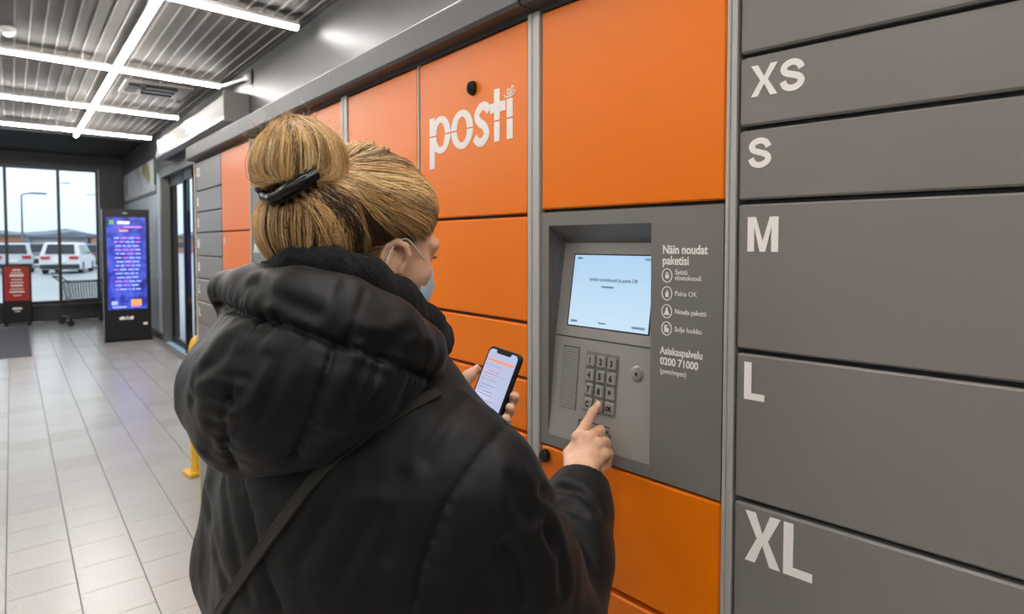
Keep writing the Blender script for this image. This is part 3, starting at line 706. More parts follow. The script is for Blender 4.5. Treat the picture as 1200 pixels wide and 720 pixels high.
car('dark grey car farther back between the others', (1.3, 53.0, -.1), radians(85), grey, .1)
# street lamp and masts
def lamp_post(label, loc, h, arm):
    t = thing('street_lamp', label, 'street lamp', loc)
    MB().tube([(0, 0, 0), (0, 0, h)], [.09, .05], 10).build('pole', STEEL, t)
    MB().tube([(0, 0, h), (.3*arm, 0, h+.12), (.7*arm, 0, h+.15)], .05, 8).build('arm', STEEL, t)
    MB().box(min(.5*arm, 1.3*arm), max(.5*arm, 1.3*arm), -.15, .15, h+.08, h+.2, .03).build('lamp_head', STEEL, t)
lamp_post('street lamp with a short arm standing behind the parked cars', (.55, 50, -.1), 4.7, 1)
lamp_post('thin distant street lamp seen through the middle pane', (4.6, 95, -.1), 9.0, 1)
lamp_post('thin distant street lamp seen through the right pane', (9.2, 100, -.1), 8.0, -1)
# low buildings and treeline
def building(label, x0, x1, y, h, m, nwin):
    t = thing('low_building', label, 'building', (x0, y, -.1)); W = x1-x0
    MB().box(0, W, 0, 10, 0, h).build('wall', m, t)
    MB().box(-.3, W+.3, -.3, 10.3, h, h+.35).build('roof', mat('flat_roof', (96, 100, 108), .7), t)
    for i in range(nwin):
        MB().box(W*(i+.3)/nwin, W*(i+.7)/nwin, -.06, .02, h*.35, h*.7).build('window', mat('far_glass', (70, 80, 92), .2), t)
building('low brick building on the left behind the car park', -22, 1.5, 118, 2.6, mat('brick_red', (170, 120, 96), .8), 8)
building('low pale building in the middle behind the car park', 2.5, 9.2, 122, 2.3, mat('pale_render', (168, 168, 172), .8), 4)
building('long brick building on the right behind the car park', 10, 34, 116, 2.5, mat('brick_brown', (176, 132, 110), .8), 9)
hl = MB(); n = 60
tops = [(-110+240*i/n, 3.0+.5*sin(i*.7)+.4*sin(i*1.9+1)) for i in range(n+1)]
hl.add([(x, 150, -1) for x, z in tops]+[(x, 150, z) for x, z in tops]+[(x, 175, z*1.3) for x, z in tops]+[(x, 200, -1) for x, z in tops], [(k*(n+1)+i, k*(n+1)+i+1, (k+1)*(n+1)+i+1, (k+1)*(n+1)+i) for k in range(3) for i in range(n)])
struct(hl.build('hill_ridge', mat('far_trees', (118, 128, 140), .9, noise=.2, nscale=.3)))
# ------------------------------------------------------------------ signed-distance modelling for the person
f_h = np.array([sin(YAW), cos(YAW), 0.]); R_h = np.array([cos(YAW), -sin(YAW), 0.]); Z_h = np.array([0, 0, 1.])
F_c = f_h*cos(PITCH)-Z_h*sin(PITCH); U_c = Z_h*cos(PITCH)+f_h*sin(PITCH); C_c = np.array([0, 0, CAM_H])
def PT(u, v, d):
    """point measured in the photograph (column, row) at a distance d in metres, as world metres"""
    return C_c+(F_c+R_h*((u-600)/720)-U_c*((v-312.3)/720))*d
def px(r, d): return r*d/720
def cap(p, a, b, ra, rb=None):
    rb = ra if rb is None else rb
    a = np.asarray(a); b = np.asarray(b); ab = b-a; t = np.clip(((p-a)@ab)/(ab@ab+1e-12), 0, 1)
    return np.linalg.norm(p-a-t[:, None]*ab, axis=1)-(ra+(rb-ra)*t)
def chain(p, pts, rs, k=.02):
    d = None
    for i in range(len(pts)-1):
        c = cap(p, pts[i], pts[i+1], rs[i], rs[i+1]); d = c if d is None else smin(d, c, k)
    return d
def smin(a, b, k):
    h = np.clip(.5+.5*(b-a)/k, 0, 1); return b*(1-h)+a*h-k*h*(1-h)
def smax(a, b, k): return -smin(-a, -b, k)
def ell(p, c, r, M=None):
    q = p-np.asarray(c)
    if M is not None: q = q@np.asarray(M).T          # rows of M are the local axes
    r = np.asarray(r); k0 = np.linalg.norm(q/r, axis=1); k1 = np.linalg.norm(q/(r*r), axis=1)+1e-9
    return k0*(k0-1)/k1
def seg_dist(p, poly, along=False):
    poly, nrm = poly; out = np.full(len(p), 9.); A_ = np.array(poly)
    near = ((p > A_.min(0)-.07) & (p < A_.max(0)+.07)).all(1)
    if not near.any(): return (out, out*0) if along else out
    q = p[near]; d = np.full(len(q), 9.); arc = np.zeros(len(q)); L_ = 0.
    for a, b, n_ in zip(poly[:-1], poly[1:], nrm):
        ab = b-a; t = np.clip(((q-a)@ab)/(ab@ab+1e-12), 0, 1); w = q-a-t[:, None]*ab; w = w-np.clip(w@n_, -.03, .03)[:, None]*n_
        e = np.einsum('ij,ij->i', w, w); nl = np.linalg.norm(ab); arc = np.where(e < d, L_+t*nl, arc); d = np.minimum(d, e); L_ += nl
    out[near] = np.sqrt(d)
    if along:
        o2 = np.zeros(len(p)); o2[near] = arc; return out, o2
    return out
def vnoise(p, s, seed=0):
    """smooth value noise in -1..1"""
    q = p*s+seed*17.13; i = np.floor(q).astype(np.int64); f = q-i; f = f*f*(3-2*f)
    def h(ix, iy, iz):
        n = (ix*374761393+iy*668265263+iz*2147483647+seed*97) & 0xffffffff
        n = ((n ^ (n >> 13))*1274126177) & 0xffffffff
        return ((n ^ (n >> 16)) & 0xffff)/32767.5-1
    r = 0
    for a in (0, 1):
        for b in (0, 1):
            for c in (0, 1):
                w = (f[:, 0] if a else 1-f[:, 0])*(f[:, 1] if b else 1-f[:, 1])*(f[:, 2] if c else 1-f[:, 2])
                r = r+w*h(i[:, 0]+a, i[:, 1]+b, i[:, 2]+c)
    return r
def march(fn, u, v, d0=.35, d1=1.6):
    """first hit of the surface along a sight line"""
    o = C_c; dr = PT(u, v, 1)-C_c; d = d0
    for _ in range(120):
        s = float(fn((o+dr*d)[None])[0])
        if s < .0006: break
        d += max(s*.7, .0005)
        if d > d1: return None
    return o+dr*d
def nets(fn, lo, hi, h, block=10):
    """sparse surface nets: samples blocks near the surface, returns verts and quads"""
    lo = np.asarray(lo, float); hi = np.asarray(hi, float)
    nb = np.maximum(1, np.ceil((hi-lo)/(h*block)).astype(int)); n = nb*block+1
    bc = np.stack(np.meshgrid(*[np.arange(k) for k in nb], indexing='ij'), -1).reshape(-1, 3)
    ctr = lo+(bc+.5)*block*h
    val = fn(ctr); near = np.abs(val) < block*h*1.15+.01
    Fd = np.empty(tuple(n), np.float32)
    sgn = np.where(val < 0, -1., 1.).reshape(tuple(nb))
    for ax in range(3): sgn = np.repeat(sgn, block, axis=ax)
    Fd[:] = np.pad(sgn, ((0, 1),)*3, mode='edge')
    loc = np.stack(np.meshgrid(*[np.arange(block+1)]*3, indexing='ij'), -1).reshape(-1, 3)
    act = bc[near]
    for s in range(0, len(act), 200):
        g = (act[s:s+200, None, :]*block+loc[None]).reshape(-1, 3)
        Fd[g[:, 0], g[:, 1], g[:, 2]] = fn(lo+g*h)
    ins = Fd < 0
    c8 = [(a, b, c) for a in (0, 1) for b in (0, 1) for c in (0, 1)]
    N = n-1
    cnt = np.zeros(tuple(N), np.int8)
    for a, b, c in c8: cnt += ins[a:a+N[0], b:b+N[1], c:c+N[2]]
    cell = np.argwhere((cnt > 0) & (cnt < 8))
    vals = {k: Fd[cell[:, 0]+k[0], cell[:, 1]+k[1], cell[:, 2]+k[2]].astype(np.float64) for k in c8}
    acc = np.zeros((len(cell), 3)); m = np.zeros(len(cell))
    for i, a in enumerate(c8):
        for b in c8[i+1:]:
            if sum(abs(x-y) for x, y in zip(a, b)) != 1: continue
            va, vb = vals[a], vals[b]; x = (va < 0) != (vb < 0)
            t = np.where(x, va/np.where(x, va-vb, 1), 0)
            p = np.asarray(a)+t[:, None]*(np.asarray(b)-np.asarray(a)); acc += np.where(x[:, None], p, 0); m += x
    V = lo+(cell+acc/m[:, None])*h
    idx = np.full(tuple(N), -1, np.int64); idx[cell[:, 0], cell[:, 1], cell[:, 2]] = np.arange(len(cell))
    quads = []
    for ax in range(3):
        A = ins; B = np.roll(ins, -1, axis=ax)
        e = np.argwhere(A != B); e = e[(e[:, ax] < N[ax])]
        o1, o2 = (ax+1) % 3, (ax+2) % 3
        e = e[(e[:, o1] > 0) & (e[:, o2] > 0) & (e[:, o1] < N[o1]) & (e[:, o2] < N[o2])]
        q = []
        for d1, d2 in ((-1, -1), (0, -1), (0, 0), (-1, 0)):
            c = e.copy(); c[:, o1] += d1; c[:, o2] += d2; q.append(idx[c[:, 0], c[:, 1], c[:, 2]])
        q = np.stack(q, 1); flip = ~A[e[:, 0], e[:, 1], e[:, 2]]
        q[flip] = q[flip][:, ::-1]; quads.append(q)
    Q = np.concatenate(quads); Q = Q[(Q >= 0).all(1)]
    return V, Q
def np_mesh(name, V, Q, m, parent=None, smooth=True):
    me = bpy.data.meshes.new(name); k = Q.shape[1]
    me.vertices.add(len(V)); me.vertices.foreach_set('co', np.asarray(V, np.float32).ravel())
    me.loops.add(Q.size); me.loops.foreach_set('vertex_index', Q.astype(np.int32).ravel())
    me.polygons.add(len(Q)); me.polygons.foreach_set('loop_start', np.arange(0, Q.size, k, dtype=np.int32))
    try: me.polygons.foreach_set('loop_total', np.full(len(Q), k, np.int32))
    except Exception: pass
    me.update(calc_edges=True); me.validate()
    if smooth: me.polygons.foreach_set('use_smooth', np.ones(len(Q), bool))
    if m: me.materials.append(m)
    return link(name, me, parent)

# ------------------------------------------------------------------ the person: joints
def camdir(phi): a = radians(phi); return cos(a)*f_h+sin(a)*R_h, -sin(a)*f_h+cos(a)*R_h
fb, rb_ = camdir(28)                                   # torso facing and right-hand directions
O = PT(432, 400, .84)
OB = np.array([O[0], O[1], 0.])
Sr, Er, Wr = PT(560, 568, .77), PT(642, 742, .86), PT(683, 566, 1.05)
Sl, El, Wl = O-.185*rb_, PT(296, 650, .95), PT(512, 484, 1.01)
Sl[2] = 1.283
person = thing('person', 'person in a black hooded puffer jacket with blond hair in a bun, pressing the keypad', 'person', tuple(OB))
def under(o): o.location = (-OB[0], -OB[1], 0); return o   # meshes are modelled in world metres
JACK = bpy.data.materials.new('black_jacket_fabric'); JACK.use_nodes = True
nt = JACK.node_tree; b = nt.nodes['Principled BSDF']; b.inputs['Base Color'].default_value = rgb(10, 9.5, 9.5); b.inputs['Roughness'].default_value = .55; b.inputs['Specular IOR Level'].default_value = .22
b.inputs['Sheen Weight'].default_value = .04; b.inputs['Sheen Roughness'].default_value = .5
tc = nt.nodes.new('ShaderNodeTexCoord'); n1 = nt.nodes.new('ShaderNodeTexNoise'); n1.inputs['Scale'].default_value = 26; n1.inputs['Detail'].default_value = 4; n1.inputs['Distortion'].default_value = .6
mp = nt.nodes.new('ShaderNodeMapping'); mp.inputs['Scale'].default_value = (1, 1, .45)
nt.links.new(tc.outputs['Object'], mp.inputs['Vector']); nt.links.new(mp.outputs['Vector'], n1.inputs['Vector'])
n2 = nt.nodes.new('ShaderNodeTexNoise'); n2.inputs['Scale'].default_value = 900; nt.links.new(tc.outputs['Object'], n2.inputs['Vector'])
b1 = nt.nodes.new('ShaderNodeBump'); b1.inputs['Strength'].default_value = .12; b1.inputs['Distance'].default_value = .006; nt.links.new(n1.outputs['Fac'], b1.inputs['Height'])
b2 = nt.nodes.new('ShaderNodeBump'); b2.inputs['Strength'].default_value = .10; b2.inputs['Distance'].default_value = .002; nt.links.new(n2.outputs['Fac'], b2.inputs['Height'])
nt.links.new(b1.outputs['Normal'], b2.inputs['Normal']); nt.links.new(b2.outputs['Normal'], b.inputs['Normal'])

# ---- jacket
zs_ = np.array([.66, .72, .90, 1.05, 1.18, 1.27, 1.33, 1.375, 1.41, 1.44])
ha_ = np.array([.265, .262, .250, .240, .228, .205, .168, .125, .09, .06])
hb_ = np.array([.175, .175, .170, .165, .160, .150, .135, .118, .095, .07])
lean = np.array([.0, .0, -.005, -.01, -.015, -.012, -.005, .0, .005, .01])
def torso(p):
    q = p-OB; x = q@rb_; y = q@fb; z = p[:, 2]
    a = np.interp(z, zs_, ha_); bb = np.interp(z, zs_, hb_); c = np.interp(z, zs_, lean)
    d = (np.sqrt((x/a)**2+((y-c)/bb)**2)-1)*np.minimum(a, bb)
    return smax(smax(d, z-1.45, .03), .70-z, .02)
def jacket_base(p):
    d = torso(p)
    up = .5*(Sr+Er)
    ar = chain(p, [Sr, up, Er], [.080, .082, .080], .03)
    af = chain(p, [Er, .55*Er+.45*Wr, .2*Er+.8*Wr, Wr], [.080, .072, .058, .046], .02)
    al = chain(p, [Sl, El, .5*El+.5*Wl, Wl], [.080, .079, .066, .045], .03)
    d = smin(d, ar, .05); d = smin(d, al, .05); d = smin(d, af, .012)
    return d
seam_px = [[(600, 492), (581, 512), (552, 548), (525, 589), (505, 640), (492, 680), (487, 712)],
           [(671, 622), (684, 636), (694, 652), (699, 668)],
           [(276, 556), (290, 600), (300, 650), (325, 716)]]
fold_px = [[(633, 577), (648, 590), (664, 597), (680, 603)], [(612, 572), (622, 590), (640, 612), (650, 640)], [(655, 572), (680, 580), (700, 600)], [(640, 620), (655, 650), (660, 690)],
           [(600, 560), (605, 590), (622, 612)], [(590, 640), (610, 670), (615, 705)], [(440, 600), (415, 650), (385, 700)], [(470, 560), (462, 600), (452, 650)], [(240, 580), (250, 640), (268, 690)], [(262, 570), (275, 640), (290, 700)],
           [(545, 470), (520, 500), (500, 540)], [(400, 560), (380, 610), (350, 660)]]
def on_surf(fn, L):
    out = []
    for poly in L:
        q = [march(fn, u, v) for u, v in spline(poly, 4)]; q = [x for x in q if x is not None]
        if len(q) > 1:
            Q_ = np.array(q); e = 2e-3
            g = np.stack([fn(Q_+np.eye(3)[k]*e)-fn(Q_-np.eye(3)[k]*e) for k in range(3)], 1); g /= np.linalg.norm(g, axis=1)[:, None]+1e-9
            out.append((q, list(g)))
    return out
seams = on_surf(jacket_base, seam_px); folds = on_surf(jacket_base, fold_px)
wrist_ax = (Wr-Er)/np.linalg.norm(Wr-Er); wl_ax = (Wl-El)/np.linalg.norm(Wl-El)
def jacket(p):
    d = jacket_base(p)
    d = d+.0016*vnoise(p*np.array([1, 1, .5]), 26, 3)+.0007*vnoise(p*np.array([1, 1, .7]), 70, 5)
    for s in seams:
        q, al = seg_dist(p, s, True); d = d+.004*np.exp(-(q/.0035)**2)+.0028*np.exp(-(q/.016)**2)*(1+.2*np.sin(al*400+2*np.sin(al*90)))
    for i, s in enumerate(folds):
        q = seg_dist(p, s); d = d+(.0042 if i < 6 else .0022)*np.exp(-(q/.008)**2)-(.0025 if i < 6 else .0012)*np.exp(-((q-.018)/.010)**2)
    # open cuffs
    d = smax(d, (p-(Wr+wrist_ax*.006))@wrist_ax-np.where(np.linalg.norm(p-Wr, axis=1) < .12, 0, 9), .006)
    d = smax(d, (p-(Wl+wl_ax*.006))@wl_ax-np.where(np.linalg.norm(p-Wl, axis=1) < .12, 0, 9), .006)
    return d
V, Q = nets(jacket, OB+np.array([-.55, -.55, .62]), OB+np.array([.60, .55, 1.50]), .0045)
jk = under(np_mesh('jacket', V, Q, JACK, person)); jk['label'] = 'black padded jacket'

# ---- hood hanging on the back
hbag = [(272, 430, .745, 46), (324, 444, .69, 86), (392, 438, .685, 80), (452, 434, .72, 42)]
hb2 = [(264, 470, .74, 48), (292, 500, .715, 48), (345, 498, .695, 44)]
rim = [(270, 341, .745, 26), (300, 342, .71, 29), (350, 351, .672, 35), (400, 367, .676, 40), (450, 391, .705, 40), (488, 413, .75, 31), (505, 430, .79, 18)]
def chn(p, L, k): return chain(p, [PT(u, v, d) for u, v, d, r in L], [px(r, d) for u, v, d, r in L], k)
def hood_base(p):
    d = chn(p, hbag, .03); d = smin(d, chn(p, hb2, .03), .05)
    return d
def hood_all(p): return smin(hood_base(p), chn(p, rim, .02), .05)
hs_px = [[(228, 372), (240, 361), (268, 361), (296, 367), (345, 383), (391, 400), (451, 418), (504, 445), (516, 452)]]
hs2_px = [[(295, 368), (280, 412), (266, 465), (259, 515), (272, 553)], [(391, 402), (378, 450), (364, 492), (345, 540)], [(452, 420), (440, 452), (424, 486)]]
hs = on_surf(hood_all, hs_px); hs2 = on_surf(hood_all, hs2_px); hs3 = on_surf(hood_all, [[(395, 325), (388, 350), (391, 396)], [(430, 338), (418, 372), (408, 404)]])
hfold = on_surf(hood_all, [[(268, 400), (250, 425), (228, 445)], [(262, 470), (240, 462), (222, 470)], [(320, 375), (300, 400), (285, 440)], [(310, 420), (295, 445), (275, 470)], [(300, 490), (280, 500), (262, 520)], [(350, 395), (330, 430), (310, 480)], [(430, 425), (415, 455), (400, 490)], [(250, 500), (240, 530)], [(480, 392), (450, 400), (420, 395)], [(500, 410), (470, 412), (440, 408)], [(300, 330), (330, 352), (370, 366)], [(470, 440), (455, 462), (440, 480)]])
def hood(p):
    d = hood_all(p)
    d = d+.0014*vnoise(p*np.array([1, 1, .7]), 30, 8)+.0007*vnoise(p, 75, 2)
    for s in hs: q, al = seg_dist(p, s, True); d = d+.0085*np.exp(-(q/.0042)**2)+.0045*np.exp(-(q/.020)**2)*(1+.22*np.sin(al*380+2.2*np.sin(al*70)))
    for s in hs2: q, al = seg_dist(p, s, True); d = d+.0055*np.exp(-(q/.0034)**2)+.0035*np.exp(-(q/.018)**2)*(1+.26*np.sin(al*330+2.2*np.sin(al*80)))
    for s in hs3: q = seg_dist(p, s); d = d+.002*np.exp(-(q/.003)**2)+.002*np.exp(-(q/.015)**2)
    for s in hfold: q = seg_dist(p, s); d = d+.0028*np.exp(-(q/.007)**2)-.0016*np.exp(-((q-.015)/.008)**2)
    return d
hc = PT(365, 430, .70)
V, Q = nets(hood, hc-np.array([.30, .30, .24]), hc+np.array([.30, .30, .24]), .0034)
hd = np_mesh('hood', V, Q, JACK, jk); hd['label'] = 'puffy hood hanging down the back'

# ---- fleece collar
collar = [(318, 318, .735, 15), (345, 314, .705, 20), (385, 318, .71, 26), (425, 332, .745, 30), (462, 356, .80, 29), (494, 384, .87, 24), (512, 398, .92, 13)]
coll2 = [(494, 384, .87, 22), (505, 398, .97, 22), (470, 392, 1.02, 28), (420, 375, 1.0, 28)]
def collar_f(p):
    d = smin(chn(p, collar, .02), chn(p, coll2, .03), .02)
    return d+.0020*vnoise(p, 190, 4)+.0014*vnoise(p, 70, 6)
cc = PT(420, 350, .86)
V, Q = nets(collar_f, cc-np.array([.26, .26, .14]), cc+np.array([.26, .26, .14]), .0035)
FLEECE = mat('black_fleece', (11, 11, 12), .95, noise=.4, nscale=260, bump=.6, bscale=420, sheen=.05, spec=.2)
co = under(np_mesh('fleece_collar', V, Q, FLEECE, person)); co['label'] = 'fuzzy black fleece collar'

# ---- trousers and boots (below the frame)
def leg_pts(s):
    hip = OB+rb_*.095*s+np.array([0, 0, .86]); kn = OB+rb_*.105*s+fb*.03+np.array([0, 0, .47]); an = OB+rb_*.11*s-fb*.0+np.array([0, 0, .11]); return hip, kn, an
def trousers(p):
    d = None
    for s in (-1, 1):
        h_, k_, a_ = leg_pts(s); c = chain(p, [h_, k_, a_], [.095, .066, .052], .03); d = c if d is None else smin(d, c, .03)
    d = smin(d, ell(p, OB+np.array([0, 0, .88]), (.17, .17, .12)), .04)
    return d+.003*vnoise(p, 20, 9)
V, Q = nets(trousers, OB+np.array([-.3, -.3, .04]), OB+np.array([.3, .3, 1.04]), .009)
under(np_mesh('trousers', V, Q, mat('dark_denim', (38, 40, 48), .8, noise=.2, nscale=200), person))
def boots(p):
    d = None
    for s in (-1, 1):
        h_, k_, a_ = leg_pts(s); heel = np.array([a_[0], a_[1], .05]); toe = heel+fb*.15-np.array([0, 0, .008])
        c = smin(chain(p, [a_+np.array([0, 0, .10]), heel-fb*.01], [.060, .048], .02), cap(p, heel-fb*.02, toe, .045, .040), .03); d = c if d is None else np.minimum(d, c)
    return smax(d, -p[:, 2], .006)
V, Q = nets(boots, OB+np.array([-.35, -.35, -.03]), OB+np.array([.35, .35, .30]), .007)
under(np_mesh('boots', V, Q, mat('black_boot', (22, 21, 21), .5), person))
# ------------------------------------------------------------------ head, face and hands: the body under the clothes
fh0, rh = camdir(45); tiltH = radians(14)
fh = cos(tiltH)*fh0-sin(tiltH)*Z_h; uh = cos(tiltH)*Z_h+sin(tiltH)*fh0
HM = np.stack([fh, rh, uh]); HC = PT(432, 290, .85)
def hl_(x, y, z): return HC+fh*x+rh*y+uh*z            # head-local point: forward, right, up
def to_head(p): return (p-HC)@HM.T
SKIN = bpy.data.materials.new('skin'); SKIN.use_nodes = True
nt = SKIN.node_tree; b = nt.nodes['Principled BSDF']; b.inputs['Roughness'].default_value = .48; b.inputs['Subsurface Weight'].default_value = .15; b.inputs['Subsurface Radius'].default_value = (.012, .004, .002); b.inputs['Subsurface Scale'].default_value = .5
tc = nt.nodes.new('ShaderNodeTexCoord'); n1 = nt.nodes.new('ShaderNodeTexNoise'); n1.inputs['Scale'].default_value = 38; n1.inputs['Detail'].default_value = 4; nt.links.new(tc.outputs['Object'], n1.inputs['Vector'])
cr = nt.nodes.new('ShaderNodeValToRGB'); cr.color_ramp.elements[0].position = .3; cr.color_ramp.elements[0].color = rgb(198, 148, 118); cr.color_ramp.elements[1].position = .68; cr.color_ramp.elements[1].color = rgb(218, 174, 144)
nt.links.new(n1.outputs['Fac'], cr.inputs['Fac']); nt.links.new(cr.outputs['Color'], b.inputs['Base Color'])
n2 = nt.nodes.new('ShaderNodeTexNoise'); n2.inputs['Scale'].default_value = 320; n2.inputs['Detail'].default_value = 3; nt.links.new(tc.outputs['Object'], n2.inputs['Vector'])
b1 = nt.nodes.new('ShaderNodeBump'); b1.inputs['Strength'].default_value = .18; b1.inputs['Distance'].default_value = .003; nt.links.new(n2.outputs['Fac'], b1.inputs['Height']); nt.links.new(b1.outputs['Normal'], b.inputs['Normal'])

I3 = None
def head_f(p):
    q = to_head(p)
    d = ell(q, (-.012, 0, .040), (.094, .073, .094))                   # cranium
    d = smin(d, ell(q, (.030, 0, -.022), (.060, .060, .080)), .03)     # face
    d = smin(d, ell(q, (.040, 0, -.078), (.040, .042, .035)), .03)     # jaw and chin
    for s in (-1, 1):
        d = smin(d, ell(q, (.050, .040*s, -.022), (.026, .022, .022)), .02)     # cheek
        d = smax(d, -ell(q, (.094, .031*s, .008), (.016, .017, .011)), .012)    # eye socket
        d = smin(d, ell(q, (.070, .031*s, .006), (.015, .015, .012)), .004)     # eyelid
        d = smin(d, chain(q, [np.array((.080, .014*s, .022)), np.array((.082, .034*s, .025)), np.array((.070, .050*s, .020))], [.006, .007, .006], .01), .015)  # brow
    d = smin(d, chain(q, [np.array((.086, 0, .012)), np.array((.100, 0, -.012)), np.array((.108, 0, -.026))], [.006, .007, .009], .01), .012)   # nose
    d = smin(d, ell(q, (.090, 0, -.055), (.010, .024, .006)), .008)             # lips
    d = smin(d, ell(q, (.089, 0, -.066), (.010, .020, .006)), .006)
    d = smin(d, chain(q, [np.array((-.022, 0, -.03)), np.array((-.035, 0, -.15))], [.050, .056], .02), .03)   # neck
    return d
EAR_C = (-.003, .0735, -.026)
def ear_f(p):
    q = to_head(p)-np.array(EAR_C)
    # ear plane: x forward, z up, turned outwards a little at the back
    a = radians(24); x = q[:, 0]*cos(a)+q[:, 1]*sin(a)*1.0; y = -q[:, 0]*sin(a)*-1.0+q[:, 1]*cos(a)
    x = q[:, 0]*cos(a)+q[:, 1]*sin(a); y = q[:, 1]*cos(a)-q[:, 0]*sin(a)
    e = np.stack([x, y, q[:, 2]], 1)
    helix = [(.012, .004, .006), (.014, .008, .018), (.008, .011, .028), (-.004, .012, .031), (-.015, .012, .023), (-.019, .012, .008), (-.016, .010, -.008), (-.008, .008, -.019), (.000, .006, -.027)]
    d = chain(e, [np.array(h) for h in helix], [.0035, .0042, .0044, .0046, .0048, .0048, .0046, .0050, .0058], .003)
    anti = [(-.006, .009, .018), (-.010, .010, .004), (-.005, .010, -.010), (.002, .009, -.014)]
    d = smin(d, chain(e, [np.array(h) for h in anti], [.003, .0034, .0034, .003], .003), .003)
    d = smin(d, ell(e, (-.003, -.0005, .003), (.016, .0042, .027)), .003)             # bowl
    d = smin(d, cap(e, np.array((.009, .004, -.006)), np.array((.010, .005, .001)), .0042), .004)   # tragus
    d = smin(d, ell(e, (.001, .006, -.027), (.0075, .0050, .0085)), .005)           # lobe
    return d
def whole_head(p): return smin(head_f(p), ear_f(p), .006)
V1, Q1 = nets(whole_head, HC-.17, HC+.17, .0026)
# trunk and limbs, hidden inside the clothes
def core(p):
    q = p-OB; x = q@rb_; y = q@fb; z = p[:, 2]
    a = np.interp(z, [.8, 1.0, 1.25, 1.36, 1.42], [.15, .125, .155, .11, .05]); bb = np.interp(z, [.8, 1.0, 1.25, 1.36, 1.42], [.11, .09, .10, .08, .05])
    d = smax(smax((np.sqrt((x/a)**2+(y/bb)**2)-1)*np.minimum(a, bb), z-1.43, .03), .82-z, .03)
    d = smin(d, chain(p, [hl_(-.03, 0, -.10), O-np.array([0, 0, .06])], [.052, .055], .02), .03)
    d = smin(d, chain(p, [Sr, Er, Wr], [.042, .036, .026], .02), .03); d = smin(d, chain(p, [Sl, El, Wl], [.042, .036, .026], .02), .03)
    for s in (-1, 1):
        h_, k_, a_ = leg_pts(s); d = smin(d, chain(p, [h_, k_, a_], [.075, .048, .036], .02), .03)
    return d
V2, Q2 = nets(core, OB+np.array([-.5, -.5, .05]), OB+np.array([.5, .5, 1.5]), .011)
# right hand: index finger on the keypad
def t_world(x, y, z):
    a = T.rotation_euler[2]; return np.array([T.location[0]+x*cos(a)-y*sin(a), T.location[1]+x*sin(a)+y*cos(a), z])
key_pt = t_world(kx[1], fy(kz[3])-.0054, kz[3]+.002)
tip_d = float((key_pt-C_c)@F_c)
def RH(u, v, dd): return PT(u, v, tip_d+dd)
tipR = key_pt+(C_c-key_pt)/np.linalg.norm(C_c-key_pt)*.0068
wr0 = RH(681, 558, -.098)
mcp = [RH(677, 513, -.050), RH(690, 513, -.060), RH(701, 521, -.066), RH(708, 532, -.068)]
idx_ch = [mcp[0], RH(687, 497.5, -.032), RH(694, 484, -.018), tipR]
mid_ch = [mcp[1], RH(703, 505, -.030), RH(701, 520, -.014), RH(694, 526, -.028)]
rin_ch = [mcp[2], RH(709, 519, -.038), RH(707, 534, -.022), RH(700, 539, -.036)]
pin_ch = [mcp[3], RH(713, 532, -.044), RH(711, 545, -.030), RH(705, 549, -.042)]
thb_ch = [RH(671, 549, -.085), RH(668, 532, -.058), RH(677, 519, -.034), RH(688, 512, -.024)]
def finger(p, ch, rs): return chain(p, ch, rs, .004)
def right_hand(p):
    d = chain(p, [wr0+(Er-Wr)*.16, wr0], [.027, .0255], .01)
    for m_, r0, r1 in zip(mcp, (.0155, .0165, .0155, .0140), (.0100, .0105, .0098, .0088)):
        d = smin(d, cap(p, wr0+(m_-wr0)*.12, m_, r0, r1), .011)
    d = smin(d, finger(p, idx_ch, [.0100, .0090, .0082, .0067]), .006)
    for c_ in (mid_ch, rin_ch): d = smin(d, finger(p, c_, [.0102, .0096, .0088, .0074]), .0035)
    d = smin(d, finger(p, pin_ch, [.0090, .0085, .0078, .0066]), .0035)
    d = smin(d, finger(p, thb_ch, [.0150, .0120, .0108, .0086]), .010)
    for m_ in mcp: d = smin(d, np.linalg.norm(p-(m_+(C_c-m_)*.004), axis=1)-.0088, .006)      # knuckles
    for a_, b_ in ((mcp[0], wr0), (mcp[1], wr0)):                                             # faint tendons
        t_ = (C_c-a_)/np.linalg.norm(C_c-a_)*.0085; d = smin(d, cap(p, a_+t_, .45*a_+.55*b_+t_*1.15, .0026, .0016), .006)
    q_ = .5*(idx_ch[1]+idx_ch[1])
    for j, w in ((idx_ch[1], .0012), (idx_ch[2], .0009)):                                     # creases at the finger joints
        ax = (idx_ch[3]-idx_ch[0])/np.linalg.norm(idx_ch[3]-idx_ch[0])
        for o_ in (-.0022, .0, .0022): d = d+w*.6*np.exp(-(((p-j)@ax-o_)/.0009)**2)*np.exp(-(np.linalg.norm(p-j, axis=1)/.010)**2)
    return d
hc_ = RH(688, 520, -.06)
V3, Q3 = nets(right_hand, hc_-.105, hc_+.105, .0016)
